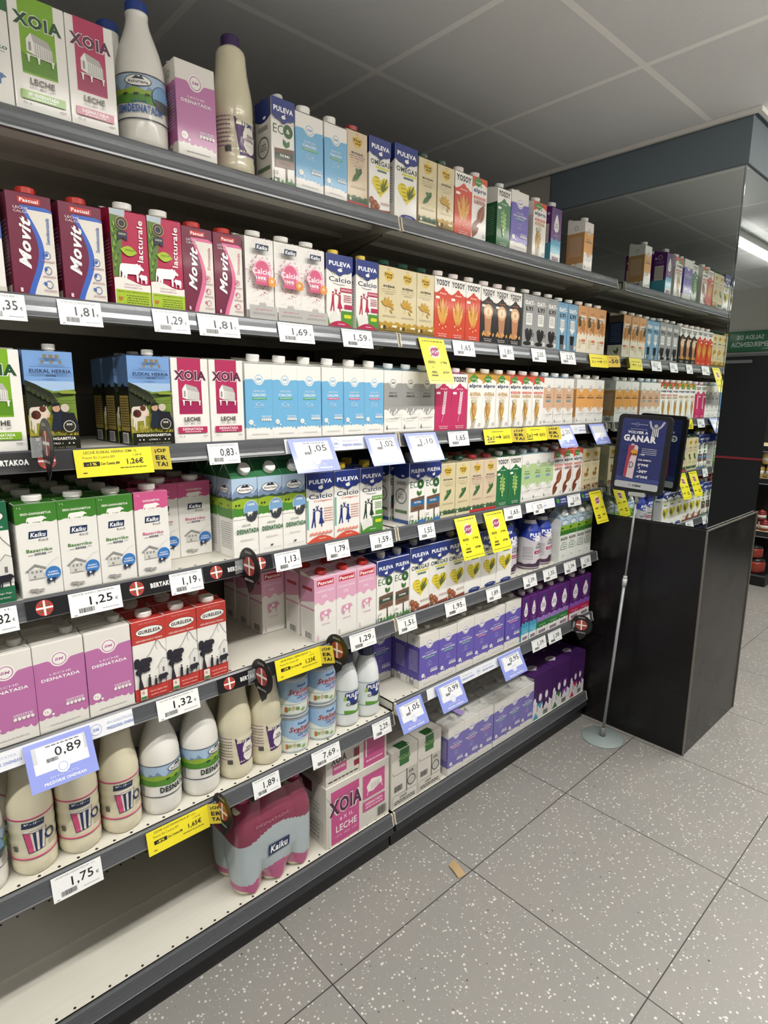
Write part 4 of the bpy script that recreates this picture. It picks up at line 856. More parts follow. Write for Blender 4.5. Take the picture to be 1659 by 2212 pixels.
def can_mk():
    R = .0505; P = [(R * .97, 0), (R * 1.01, .002), (R * 1.01, .005), (R, .007), (R, .108), (R * 1.01, .110), (R * 1.01, .113)]
    mb = MB(); mb.lathe(P, M('b9c4cc', .3, .6), 44)
    w = 2 * PI * R * .999; A = Art(w, .100); A.rect(0, 0, 1, 1, '9dbdda'); A.band(.0, .34, 'dfe6dc', top=lambda u: .18 * abs(math.cos(u * 2 * PI)) ** 3); A.rect(0, .30, 1, .315, '7f9a8c')
    for q in (.25, .75):
        A.text('Nestlé', q + .0, .87, .10, .085, '24448c', .05); A.text('Sveltesse', q, .70, .27, .17, 'a43228', .035, .35); A.text('con Calcio', q + .03, .52, .17, .09, '24448c', .02, .2); A.text('Vitaminas', q + .05, .41, .13, .06, 'c4508c', .02)
        A.stroke([(q - .08, .60), (q, .56), (q + .1, .60)], .006, 'a43228')
        for k in range(5): leaf(A, q - .15 + .06 * k, .12, .05, 40 + 50 * k, ('8fae6c', 'c9b48c', '7a9a5c')[k % 3], .35)
        A.disc(q + .12, .17, .035, 'c4607c', 12); A.disc(q + .12, .19, .026, 'e8dfe2', 12); A.rrect(q - .17, .08, q - .145, .24, .005, 'b5682c')
    A.put(mb, on_round(0, lambda z: R, PI / 2 + .10, w, .007, .0004), cut=(.006, 0))
    o = mb.build('milk_powder_can')
    l = MB(); l.lathe([(R * 1.02, .0), (R * 1.03, .006), (R * .98, .0075), (R * .90, .0068), (R * .86, .0055)], M('a8adb0', .35), 40); l.build('lid', o, (0, 0, .1125))
    return o
def KB(key, mk, r, desc, cat='bottle', h=.28): KINDS[key] = dict(mk=mk, w=2 * r, d=2 * r, desc=desc, cat=cat, proto=None, h=h)
KB('abb', ast_bottle(True), .05, 'white bottle with blue cap and meadow label')
KB('abg', ast_bottle(False), .05, 'white bottle with green meadow label')
KB('kai', kai_bottle, .0465, 'cream bottle with striped mug picture')
KB('asc', asc_bottle, .048, 'cream bottle with purple label')
KB('cab', cab_bottle, .0437, 'white goat milk bottle with navy cap')
KB('psl', psl_bottle, .049, 'ribbed lactose-free bottle with blue shoulder')
KB('can', can_mk, .0505, 'light blue milk powder tin', 'tin')
def make_proto(key):
    k = KINDS[key]
    if 'mk' in k: o = k['mk'](); k['off'] = k['w'] / 2
    else:
        mb = carton_body(k['w'], k['d'], k['h'], k['typ'], k['base'], k['top'], k['front'], k['side'], k['roofc'])
        o = mb.build(k['name']); k['off'] = 0
        if k['typ'] == 'gable':
            c = cap_mesh(.0165, .016, 'efeeea'); 
            cc = c.build('cap', o, (.004, k['d'] * .20, k['h'] + .017)); cc.rotation_euler = (math.radians(48), 0, 0)
        elif k['cap']:
            c, cx, cy, r, h = k['cap']; z = k['h'] + (.013 * cy / k['d'] if k['typ'] == 'edge' else .001) + .002
            add_cap(o, cx, cy, z, r, h, c, math.radians(8) if k['typ'] == 'edge' else 0)
    k['proto'] = o; k['used'] = False
    return o
def clone(o):
    c = o.copy(); COL.objects.link(c)
    for ch in o.children:
        d = ch.copy(); COL.objects.link(d); d.parent = c
    return c
def place(key, x, y, z, sx=1.0, rot=0.0, label=None, group=None, parent=None, sz=1.0):
    k = KINDS[key]
    if k['proto'] is None: make_proto(key)
    if not k['used']: o = k['proto']; k['used'] = True
    else: o = clone(k['proto'])
    o.location = (x, y + k['off'], z); o.rotation_euler = (0, 0, rot); o.scale = (sx, 1, sz)
    if parent is not None:
        o.parent = parent
        for q in ('label', 'category', 'group'):
            if q in o: del o[q]
    else: tag(o, label, k['cat'], group)
    return o
SHZ = {1: 2.094, 2: 1.768, 3: 1.470, 4: 1.169, 5: .864, 6: .530, 66: .560, 7: .1415}
SHN = {1: 'top shelf', 2: 'second shelf', 3: 'third shelf', 4: 'fourth shelf', 5: 'fifth shelf', 6: 'sixth shelf', 66: 'lower right shelf', 7: 'bottom shelf'}
ORD = ['first', 'second', 'third', 'fourth', 'fifth', 'sixth', 'seventh', 'eighth']
NUM = ['', 'one', 'two', 'three', 'four', 'five', 'six', 'seven', 'eight']
def row(key, sh, x0, x1, n=1, depth=1, y=.265, desc=None, rot=0.0, first=0, fr=True, sz=1.0, jit=.0015, dy=None, skipfront=False):
    """n packages side by side between x0 and x1, `depth` ranks deep; ranks get positions in their labels"""
    k = KINDS[key]
    if k['proto'] is None: make_proto(key)
    p = (x1 - x0) / n; D = (dy or (k['d'] + .003)); desc = desc or k['desc']
    sx = min(1.12, max(.85, (p - .0012) / k['w'])) if 'mk' not in k else 1.0
    for j in range(depth):
        for i in range(n):
            if skipfront and j == 0: continue
            x = x0 + p * (i + .5); yy = y + j * D
            if yy + k['d'] > .672: continue
            col = ('%s of %s' % (ORD[i], NUM[n])) if n > 1 else ''
            if j == 0: lab = desc + (', %s from left, %s' % (col, SHN[sh]) if n > 1 else ' at front of %s' % SHN[sh])
            else: lab = desc + ', %s deep%s, %s' % (ORD[j], (' behind ' + col) if n > 1 else '', SHN[sh])
            gname = '%s on the %s' % (desc, SHN[sh])
            place(key, x + random.uniform(-jit, jit) * .4, yy + random.uniform(-jit, jit) + (0 if j == 0 else .002), SHZ[sh] + .0005, sx, rot + random.uniform(-.01, .01), lab, gname if n * depth > 1 else None, sz=sz)
# ================================================================ the room
def struct(o): o['kind'] = 'structure'; return o
mb = MB(); mb.box(-6, 5.3, -5, 3.6, -.1, 0, FLOOR); struct(mb.build('floor'))
mb = MB(); mb.box(-6, 5.3, -5, 3.6, 2.63, 2.75, CEIL); struct(mb.build('ceiling'))
WALL = M('b9b7b0', .8)
mb = MB(); mb.box(-6.1, -6, -5, 3.6, 0, 2.63, M('66645f', .8)); struct(mb.build('wall_left'))
mb = MB(); mb.box(-6, 5.3, 3.6, 3.7, 0, 2.63, WALL); struct(mb.build('wall_back'))
mb = MB(); mb.box(-6, 5.3, -5.1, -5, 0, 2.63, M('66645f', .8)); struct(mb.build('wall_front'))
mb = MB(); mb.box(5.3, 5.4, -5, 3.6, 0, 2.63, WALL)
struct(mb.build('wall_right'))
mb = MB(); mb.box(1.235, 1.30, .64, 3.6, 0, 2.63, M('b4b1aa', .8)); struct(mb.build('wall_partition'))
# ceiling edge trim round the pillar and the partition
mb = MB(); T_ = M('dddbd6', .6)
mb.box(1.205, 1.22, -.235, 3.5, 2.612, 2.629, T_); mb.box(1.205, 1.89, -.250, -.235, 2.612, 2.629, T_)
struct(mb.build('trim_1'))
# pillar: black tiled base, dark band above, mirrors between
PB = MB(); PB.box(1.222, 1.874, -.218, .63, 0, 1.040, BTILE); struct(PB.build('pillar_base'))
EDG = M('8d8980', .35, .7)
mb = MB()
mb.box(1.2195, 1.2235, -.2225, -.2145, 0, 1.0425, EDG, .0008); mb.box(1.870, 1.8755, -.2225, -.2165, 0, 1.0425, EDG)
mb.box(1.2235, 1.870, -.2225, -.2165, 1.036, 1.0425, EDG); struct(mb.build('trim_2'))
mb = MB(); mb.box(1.2195, 1.2225, -.2145, .63, 1.037, 1.0425, M('1a1a1c', .3)); struct(mb.build('trim_3'))
mb = MB(); mb.box(1.240, 1.868, -.204, .63, 1.040, 2.45, M('20242a', .6)); struct(mb.build('pillar_core'))
mb = MB(); mb.box(1.226, 1.880, -.218, .63, 2.45, 2.63, M('66727a', .6)); struct(mb.build('pillar_band'))
MIRROR = M('dfe6e4', .012, 1.0)
mb = MB(); mb.box(1.2335, 1.2395, -.2045, .63, 1.0425, 2.45, MIRROR, .0006)
tag(mb.build('wall_mirror'), 'wide mirror on pillar side facing the milk cartons', 'mirror')
mb = MB(); mb.box(1.2335, 1.872, -.2115, -.2055, 1.0425, 2.45, M('c9d2d2', .012, 1.0), .0006)
tag(mb.build('wall_mirror'), 'narrow mirror on pillar face reflecting the emergency exit sign', 'mirror')
# the end wall with the dark door that the narrow mirror shows
mb = MB(); mb.box(5.27, 5.30, -2.7, -.80, 0, 1.995, M('0a0e10', .5)); d1 = struct(mb.build('door_1'))
mb = MB(); mb.box(5.262, 5.27, -2.7, -.80, .990, 1.012, M('8c2a34', .4)); mb.build('door_stripe', d1)
mb = MB(); mb.box(5.255, 5.27, -2.6, -1.3, 1.93, 1.96, M('8a8c8e', .3, .8)); mb.build('door_closer_rail', d1)
mb = MB(); mb.box(5.26, 5.30, -2.75, -.78, 1.995, 2.02, M('6c6e70', .5)); struct(mb.build('trim_4'))
mb = MB(); mb.box(5.285, 5.30, -1.545, -1.155, 2.04, 2.235, M('1f6a45', .5), .001)
A = Art(.38, .19); A.rect(.02, .04, .98, .96, '1d6b46'); A.text('SALIDA DE', .5, .70, .62, .22, 'd6ddd8', .02); A.text('EMERGENCIA', .5, .34, .86, .24, 'd6ddd8', .02)
A.lines(.06, .2, .08, .14, 1, 'a8c4b4', .6)
A.put(mb, lambda a, b, o: (5.2845 - o, -1.160 - a, 2.043 + b))
tag(mb.build('exit_sign'), 'green sign reading SALIDA DE EMERGENCIA above dark door', 'sign')

# ---------------------------------------------------------------- ceiling lamps
def lamp(x0, x1, y, label, watts=LAMP_W, z=LAMP_FIX, spread=147):
    mb = MB(); H = M('d8d8d4', .5)
    mb.prism([(y - .028, z - .012), (y + .028, z - .012), (y + .028, z + .0295), (y - .028, z + .0295)], x0, x1, H)
    mb.box(x0, x0 + .02, y - .03, y + .03, z - .055, z - .005, H); mb.box(x1 - .02, x1, y - .03, y + .03, z - .055, z - .005, H)
    o = tag(mb.build('fluorescent_lamp'), label, 'lamp', 'ceiling tubes above the aisle')
    t = MB(); t.tube((x0 + .02, y, z - .034), (x1 - .02, y, z - .034), .018, M('fff9f0', .4, 0, 0, 0, 19.0), 14); t.build('lamp_tube', o)
    ld = bpy.data.lights.new('tube_light', 'AREA'); ld.shape = 'RECTANGLE'; ld.size = x1 - x0 - .05; ld.size_y = .06; ld.energy = watts; ld.color = (1, .978, .935); ld.spread = math.radians(spread)
    lo = bpy.data.objects.new('tube_light', ld); COL.objects.link(lo); lo.parent = o; lo.location = ((x0 + x1) / 2, y, z - .056)
    return o
lamp(2.75, 4.25, -.80, 'lit white tube lamp over the aisle beyond the pillar')
lamp(.95, 2.45, -.80, 'white ceiling tube lamp over the aisle beside the pillar')
lamp(-.85, .65, -.80, 'white ceiling tube lamp over the middle of the milk aisle')
lamp(-2.65, -1.15, -.80, 'white ceiling tube lamp over the near end of the milk aisle')
lamp(-4.6, -3.1, -.80, 'white ceiling tube lamp behind the viewer')
for i, (x, lb) in enumerate(((-2.0, 'near end'), (.6, 'middle'), (3.2, 'far end'))):  # unseen lamps, added so the floor there bounces light up to the ceiling
    lamp(x, x + 1.5, -2.9, 'added unseen tube lamp over the next aisle, ' + lb, LAMP_W * 1.35, LAMP_FIX, 100)
lamp(3.6, 4.8, .95, 'white ceiling tube lamp above the dark far shelves', LAMP_W * .6)

# ================================================================ the gondola
YF, YB = .252, .685
BAYS = ((-1.468, -.137), (-.131, 1.200))
PANEL = M('544e46', .55); PANELD = M('5a544b', .55)
for (x0, x1), nm in zip(BAYS, ('left', 'right')):
    mb = MB()
    mb.box(x0, x1, .688, .700, .02, 2.12, PANEL)
    for z in (.46, .80, 1.12, 1.44, 1.58, 1.74): mb.box(x0, x1, .6865, .688, z, z + .003, M('3a3733', .6))
    tag(mb.build('back_panel'), 'brown grey back panel behind the %s bay of shelves' % nm, 'panel')
for x, nm in ((-1.471, 'left end of the left bay'), (-.134, 'joint between the two bays'), (1.2035, 'right end beside the pillar')):
    mb = MB(); mb.box(x - .0028, x + .0028, .640, .686, 0, 2.12, PANELD)
    tag(mb.build('shelf_upright'), 'grey slotted shelf upright at the ' + nm, 'upright', 'uprights of the shelving')
def deck(bay, sh, name_side):
    x0, x1 = BAYS[bay]; Z = SHZ[sh]; x0 += .001; x1 -= .001
    mb = MB(); base = sh == 7
    t = .004 if not base else .02
    mb.box(x0, x1, YF + .006, .684, Z - t, Z, DECK)
    mb.box(x0, x1, YF + .008, YF + .012, Z - .036, Z, DECK)      # front fold
    mb.box(x0, x1, .668, .684, Z - .030, Z, DECK)
    mb.box(x0, x0 + .002, YF + .008, .684, Z - .030, Z, DECK); mb.box(x1 - .002, x1, YF + .008, .684, Z - .030, Z, DECK)
    if not base:
        for yy in (.36, .50): mb.prism([(yy, Z - t), (yy + .05, Z - t), (yy + .045, Z - .016), (yy + .005, Z - .016)], x0 + .004, x1 - .004, DECK)
    hole = M('1e1c1a', .8); A = Art(1, 1)
    n = 33
    for i in range(n):
        cx = x0 + (i + .5) * (x1 - x0) / n
        for cy in (YF + .020, .655):
            k = len(mb.v); mb.face([(cx + .0036 * math.cos(q * PI / 4), cy + .0036 * math.sin(q * PI / 4), Z + .0003) for q in range(8)], hole)
    if base and bay == 0:
        mb.box(x0, -.70, .462, .466, Z, Z + .004, DECK)
    o = tag(mb.build('shelf'), 'cream metal %s of the %s bay' % ({66: 'lower shelf'}.get(sh, SHN[sh]), name_side), 'shelf', 'metal shelves of the milk display')
    # ticket rail
    r = MB(); R = RAILTOP if sh in (1, 2) else RAILM
    h = .040
    prof = [(YF + .007, Z + .001), (YF + .002, Z + .002), (YF - .002, Z - .002), (YF - .0035, Z - .010), (YF - .0050, Z - .020), (YF - .0075, Z - .030), (YF - .0105, Z - h + .004), (YF - .0105, Z - h), (YF - .004, Z - h - .001), (YF + .007, Z - h + .002)]
    r.prism(prof[::-1], x0 + .004, x1 - .004, R)
    r.box(x0 + .004, x1 - .004, YF - .0115, YF - .009, Z - h - .0005, Z - h + .002, M('9a9da0', .25, .3))
    r.build('ticket_rail', o)
    for xx in (x0, x1 - .004):
        e = MB(); e.prism([(y - (.0008 if y < YF else 0), z) for y, z in prof[::-1]], xx, xx + .004, M('d2cbb8', .35)); e.build('rail_end_clip', o)
    if not base:
        for xx in (x0 + .003, x1 - .006):
            b = MB(); b.prism([(.662, Z - .031), (.662, Z - .092), (.56, Z - .085), (.40, Z - .050), (.33, Z - .038), (.33, Z - .031)], xx, xx + .003, M('a19a8e', .5)); b.build('bracket', o)
    else:
        k = MB(); k.box(x0, x1, .268, .280, 0, .104, KICK); k.prism([(YF - .006, .104), (YF - .012, .074), (YF - .006, .070), (.270, .070), (.270, .104)][::-1], x0 + .002, x1 - .002, M('2b2d31', .3)); k.build('kick_plate', o)
    return o
for b, nm in ((0, 'left'), (1, 'right')):
    for sh in (1, 2, 3, 4, 5, (6, 66)[b], 7): deck(b, sh, nm)

# ================================================================ packages on the shelves
# --- top shelf
row('kgl', 1, -1.197, -1.102); row('xoiag', 1, -1.101, -1.006); row('xoiar', 1, -1.006, -.917)
place('abb', -.845, .268, SHZ[1], 1, 0, 'white bottle with blue cap and meadow label on top shelf')
place('abb', -.866, .380, SHZ[1], 1, 0, 'white bottle mostly hidden behind another on top shelf', sz=1.0)
row('bmdesn', 1, -.793, -.700); place('asc', -.624, .275, SHZ[1], 1, .0, 'cream bottle with purple cap and purple label on top shelf')
row('ecos', 1, -.554, -.486, sz=.96); row('bmcag', 1, -.484, -.397, 1, sz=.96, desc='light blue calcium milk carton beside the organic one'); row('bmcag', 1, -.395, -.318, desc='light blue calcium milk carton beside the cream soy carton', sz=.96)
row('vsojr', 1, -.316, -.245); row('om3t', 1, -.240, -.160); row('om3u', 1, -.143, -.050)
row('vsoja', 1, -.043, .036); row('vav', 1, .040, .117); row('yred', 1, .121, .207); row('alpm', 1, .207, .284)
row('ygrn', 1, .343, .419); row('bmslg', 1, .419, .530); row('alps', 1, .543, .656); row('viot', 1, .664, .764, 1, 3, desc='purple lactose-free carton with turquoise base')
row('bmalm', 1, .925, .990)
# --- second shelf
row('bll', 2, -1.235, -1.147); row('movb', 2, -1.136, -1.058, 1, 2, desc='maroon carton with blue wave beside the blue one'); row('movb', 2, -1.047, -.965, 1, 2, desc='maroon carton with blue wave beside the magenta ones')
row('lact', 2, -.950, -.797, 2); row('movp', 2, -.797, -.647, 2); row('kcal', 2, -.638, -.476, 2); row('kcal', 2, -.476, -.397, 1, desc='white calcium carton with pink circle next to navy-topped ones')
row('pcal', 2, -.395, -.300); row('pcal', 2, -.288, -.205, desc='navy-topped calcium carton with pink figures next to cream ones'); row('vav', 2, -.202, .036, 3)
row('yred', 2, .036, .270, 3); row('yblk', 2, .272, .511, 3); row('oatg', 2, .524, .759, 3); row('oatb', 2, .761, .912, 2); row('tan', 2, .914, 1.150, 3)
# --- third shelf
row('xoiag', 3, -1.235, -1.140); row('eh', 3, -1.136, -1.045); row('eh', 3, -.937, -.842, 1, 3, dy=.085, desc='dark pasture-photo milk carton beside the gap')
row('xoiar', 3, -.840, -.748); row('xoiar', 3, -.746, -.655, desc='crimson granary milk carton next to light blue ones')
row('bmcag', 3, -.651, -.414, 3); row('bmcap', 3, -.412, -.180, 3); row('arroz', 3, -.178, .050, 3)
row('ypnk', 3, .051, .214, 2); row('alpa', 3, .217, .458, 3); row('alps', 3, .458, .688, 3); row('bmavena', 3, .688, .915, 3); row('bmalm', 3, .940, 1.178, 3)
# --- fourth shelf
row('gurg', 4, -1.283, -1.189, 1, 2); row('kbg', 4, -1.179, -.945, 3, 4, dy=.092); row('kbp', 4, -.943, -.864); row('kbp', 4, -.886, -.710, 2, 3, y=.362, dy=.092, desc='shaded pink-topped farmhouse carton')
row('ast', 4, -.699, -.475, 3, 3, dy=.082); row('pcol', 4, -.470, -.275, 2, 3, dy=.085); row('pcag', 4, -.272, -.180, 1, 3, dy=.085)
row('ecoe', 4, -.066, .086, 2, 3, dy=.09); row('vsoja', 4, .088, .245, 2, 2, dy=.09); row('vsojr', 4, .246, .403, 2, 2, dy=.09); row('ygrn', 4, .403, .562, 2, 2, dy=.09)
row('bmsoja', 4, .563, .794, 3, 2, dy=.09); row('alpm', 4, .795, 1.031, 3, 2, dy=.09); row('valm', 4, 1.033, 1.190, 2, 2, dy=.09)
# --- fifth shelf
row('bmdes', 5, -1.275, -.973, 3, 5, y=.263, dy=.0655); row('gurr', 5, -.971, -.730, 3, 4, dy=.082)
row('pasp', 5, -.448, -.206, 3, 5, dy=.080); row('pasp', 5, -.528, -.449, 1, 3, y=.425, dy=.082, desc='shaded pale pink carton left of the red-capped three')
row('ecos', 5, -.204, -.057, 2, 3, dy=.09, sz=1.02); row('om3n', 5, -.055, .232, 3, 3, dy=.085, sz=1.03); row('om3', 5, .232, .525, 3, 3, dy=.085, sz=1.03)
place('psl', .582, .29, SHZ[5], 1, 0, 'ribbed lactose-free bottle next to the yellow heart cartons')
place('psl', .722, .268, SHZ[5], 1.0, .0, 'ribbed lactose-free bottle, middle one of the front three'); place('psl', .826, .278, SHZ[5], 1.0, .0, 'ribbed lactose-free bottle next to the green slim cartons')
place('psl', .722, .385, SHZ[5], 1, .0, 'ribbed lactose-free bottle standing behind the middle one'); place('psl', .826, .388, SHZ[5], 1, .0, 'ribbed lactose-free bottle behind the rightmost one')
row('asl', 5, .880, 1.162, 4, 2, dy=.08)
# --- sixth shelf, left bay: bottles and tins
for i, (x, rz) in enumerate(((-1.302, 0),)): place('abb', x, .275, SHZ[6], 1, 0, 'white meadow-label bottle cut off by the left picture edge')
for i, (x, rz) in enumerate(((-1.200, 0), (-1.104, 0), (-1.007, 0))):
    place('kai', x, .275, SHZ[6], 1, rz, 'cream mug-picture bottle, %s of three from left' % ORD[i], 'cream mug bottles in front')
    place('kai', x + .004, .385, SHZ[6], 1, rz, 'cream mug-picture bottle standing behind the %s one' % ORD[i], 'cream mug bottles behind')
for i, (x, rz) in enumerate(((-.904, 0), (-.795, 0))):
    place('abg', x, .275, SHZ[6], 1, rz, 'white bottle with green meadow label, %s of two from left' % ORD[i], 'white meadow bottles in front')
    place('abg', x, .390, SHZ[6], 1, rz, 'white bottle standing behind the %s meadow-label one' % ORD[i], 'white meadow bottles behind')
for i, x in enumerate((-.691, -.593)):
    place('asc', x, .275, SHZ[6], 1, 0, 'cream bottle with purple label, %s of two beside the tins' % ORD[i], 'cream purple-label bottles in front')
    place('asc', x, .385, SHZ[6], 1, 0, 'cream bottle behind the %s purple-label one by the tins' % ORD[i], 'cream purple-label bottles behind')
for i, x in enumerate((-.497, -.391)):
    for j, zz in enumerate((0, .1205)):
        place('can', x, .275, SHZ[6] + zz, 1, 0, 'light blue milk powder tin, %s of the %s stack' % (('bottom', 'top')[j], ('left', 'right')[i]), 'milk powder tins in front')
        place('can', x + .004, .385, SHZ[6] + zz, 1, 0, 'light blue milk powder tin, %s behind the %s stack' % (('bottom', 'top')[j], ('left', 'right')[i]), 'milk powder tins behind')
for i, x in enumerate((-.290, -.199)):
    place('cab', x, .278, SHZ[6], 1, 0, 'white goat milk bottle with navy cap, %s of two' % ('left', 'right')[i], 'goat milk bottles in front')
    place('cab', x + .006, .380, SHZ[6], 1, 0, 'white navy-capped bottle behind the %s goat milk one' % ('left', 'right')[i], 'goat milk bottles behind')
# --- lower right shelf
row('bmslg', 66, .002, .300, 3, 5, dy=.0665); row('bmslp', 66, .302, .395); row('bmslp', 66, .390, .622, 2, 4, dy=.0665, y=.268, desc='violet pink-strip carton by purple ones')
row('bmslp', 66, .302, .395, 1, 4, y=.335, dy=.0665, desc='violet lactose-free carton behind the pink-strip one')
row('bmslg', 66, -.115, .000, 1, 3, y=.405, dy=.0665, desc='shaded violet lactose-free carton by the left shelf end')
row('viot', 66, .622, .733, 2, 3, dy=.08); row('viog', 66, .735, .995, 3, 3, dy=.08); row('viom', 66, 1.004, 1.186, 2, 3, dy=.08)
# --- bottom shelf: shrink-wrapped bottles, cases and packs
ZB = SHZ[7]
def kaiku_pack(x, y, label):
    root = empty('bottle_multipack', (x, y, ZB + .0005))
    tag(root, label, 'multipack')
    k = KINDS['kai']
    for j in range(2):
        for i in range(3): place('kai', (-.093, 0, .093)[i], .004 + j * .094, 0.001, 1, PI, parent=root)
    for c in root.children: c.name = 'milk_bottle'
    # printed film hugging the six bottles
    n = 240; Rr = .0485
    def outline(sq):
        pts = []
        cs = [(cx, cy) for cx in (-.093, 0, .093) for cy in (.0505, .1445)]
        for q in range(n):
            a = 2 * PI * q / n; dx, dy = math.cos(a), math.sin(a); ox, oy = 0, .0975; best = 0
            # support-like radial hull of circles, softened towards the convex hull by sq
            t_c = 0
            for cx, cy in cs:
                bx, by = cx - ox, cy - oy; b = bx * dx + by * dy; c2 = bx * bx + by * by - Rr * Rr; D = b * b - c2
                if D > 0: t_c = max(t_c, b + math.sqrt(D))
            hx, hy = .093 + Rr, .047 + Rr; p = 7
            t_h = (abs(dx / hx) ** p + abs(dy / hy) ** p) ** (-1 / p)
            t = t_c * (1 - sq) + t_h * sq
            pts.append((ox + t * dx, oy + t * dy))
        return pts
    mb = MB(); lv = [(.004, .05), (.02, .15), (.05, .6), (.10, .92), (.16, .97), (.22, .9), (.27, .7), (.31, .5)]
    rows_ = []
    PK = M('b45c84', .25, 0, .5); LB = M('b0bcc0', .22, 0, .6); MR = M('8a3550', .22, 0, .6)
    zs = [.004 + i * (.282 / 64) for i in range(65)]
    def sqa(z):
        for (z0, s0), (z1, s1) in zip(lv, lv[1:]):
            if z <= z1: return s0 + (s1 - s0) * (z - z0) / (z1 - z0)
        return lv[-1][1]
    for z in zs:
        o = outline(sqa(z)); sh = 1 - .20 * max(0, (z - .19) / .1) ** 1.5
        k0 = len(mb.v)
        for px_, py_ in o: mb.v.append((px_ * sh, .0975 + (py_ - .0975) * sh, z + (.018 * abs(math.sin(px_ * PI / .093)) * (1 - z / .06) if z < .06 else 0)))
        rows_.append(k0)
    for r in range(len(zs) - 1):
        for q in range(n):
            q2 = (q + 1) % n; px_ = mb.v[rows_[r] + q][0]; z = zs[r]
            lo = .045 + .018 * math.cos(px_ * 22); hi = .178 + .014 * math.cos(px_ * 26)
            m = PK if z < lo else (LB if z < hi else (MR if z < .232 else MR))
            mb.f.append((rows_[r] + q, rows_[r] + q2, rows_[r + 1] + q2, rows_[r + 1] + q)); mb.mi.append(slot(mb.mats, m)); mb.sm.append(True)
    A = Art(.24, .20); kaiku_logo(A, .5, .42, .34, .14); A.text('DESNATADA', .42, .90, .5, .05, 'b47c8c', .01)
    A.put(mb, lambda a, b, o: (a - .12, -.0008 - o + (.0015 if abs(a - .12) > .05 else 0), .035 + b))
    mb.build('printed_film', root)
    root.scale = (.93, 1, 1); return root
def cardboard_box(x0, x1, y0, y1, z0, h, name, label, draw_front, draw_side=None, draw_top=None, col='d9d5cb', cat='case', group=None):
    w, d = x1 - x0, y1 - y0; mb = MB(); mb.box(-w / 2, w / 2, 0, d, 0, h, ink(col), .0015)
    if draw_front: A = Art(w, h); draw_front(A); A.put(mb, on_front(w, d, h))
    if draw_side:
        for fn in (on_left, on_right): A = Art(d, h); draw_side(A); A.put(mb, fn(w, d, h))
    if draw_top: A = Art(w, d); draw_top(A); A.put(mb, on_top(w, d, h))
    o = mb.build(name, None, ((x0 + x1) / 2, y0, z0 + .0005)); return tag(o, label, cat, group)
def xoia_case(a):
    a.rect(.07, .02, .50, .90, 'c8528c'); a.text('XOIA', .29, .62, .54, .28, 'e8e4da', .09); a.text('XOIA', .29, .62, .50, .25, '4c2444', .05); a.text('6 X 1L', .30, .40, .2, .06, 'f0ecf0', .02); a.text('LECHE', .30, .25, .32, .11, 'f4f0ee', .02); a.text('LEITE · MILK · LAIT', .3, .13, .34, .035, 'e8c4d4')
    a.rect(.56, .48, .92, .88, 'c8528c'); a.poly([(.62, .68), (.70, .78), (.86, .74), (.88, .64), (.72, .56), (.64, .58)], 'efeae2'); a.stroke([(.64, .58), (.63, .52)], .01, 'efeae2'); a.stroke([(.86, .64), (.88, .56)], .01, 'efeae2')
    for i in range(5): a.stroke([(.70 + .03 * i, .70), (.71 + .03 * i, .59)], .004, '8a5c70')
    a.rect(.56, .27, .92, .44, 'c8528c'); a.text('DESNATADA', .74, .38, .28, .05, 'f4f0ee', .02); a.lines(.6, .88, .30, .34, 1, 'f4d4e0', .5); a.barcode(.80, .06, .95, .22, '3c3a38', None)
    a.stroke([(0, .86), (.05, .76), (.5, .80)], .005, '7c7870'); a.stroke([(.02, .02), (.02, .7)], .003, '9c978c')
def xoia_case_side(a): a.rrect(.08, .04, .92, .42, .06, 'c6c2b8'); a.lines(.15, .8, .08, .35, 4, '6c6860', .3); a.rect(.1, .78, .6, .96, '6c2c44'); a.lines(.2, .8, .5, .7, 3, '9a968c', .3)
def xoia_open(a):
    a.text('XOIA', .20, .66, .24, .22, '4c2444', .05); a.rect(.10, .26, .32, .52, 'c8528c'); a.text('DESNATADA', .21, .42, .18, .08, 'f4f0ee', .02); a.lines(.03, .5, .06, .14, 1, '4c4840', .5)
    a.rect(.60, .0, .96, 1, 'c8528c'); a.lines(.64, .92, .12, .2, 1, 'f4d4e0', .5); a.lines(.7, .92, .78, .84, 1, 'e8b4cc', .5); a.stroke([(.64, .3), (.64, .8)], .02, 'efeae2')
    a.rect(.44, .50, .56, .74, '8c1f3c'); a.rect(.44, .24, .56, .40, '8c1f3c'); a.band(0, 1, 'dcd8ce', u0=.525, u1=.595)
def green_case(a):
    a.rect(.30, .70, .66, .985, '2f6a34'); a.text('XOIA', .48, .84, .46, .10, '1c2c1c', .05); a.text('XOIA', .48, .84, .43, .085, '8cb86c', .03)
    a.stroke([(.04, .64), (.08, .58), (.92, .58)], .012, '8c877c'); a.rect(.60, .30, .98, .58, 'c2beb4'); a.rect(.565, .20, .595, .60, '55524c'); a.text('ER', .76, .52, .18, .05, '2c2c2a', .02); a.ring(.76, .36, .16, .025, '3c3c3a', 20); a.barcode(.1, .28, .42, .38, '3c3a38', None)
    a.stroke([(.04, .02), (.04, .19), (.10, .215), (.96, .215)], .010, '8c877c'); a.text('UHT', .45, .155, .26, .035, '2c2c2a', .02); a.lines(.1, .9, .05, .12, 2, '4c4a44', .45)
def green_top(a): a.poly([(.3, 0), (.62, 0), (.66, .18), (.26, .18)], '2f6a34'); a.text('XOIA', .5, .1, .4, .14, '1c3c1c', .04); a.stroke([(0, .5), (1, .5)], .01, '8c877c')
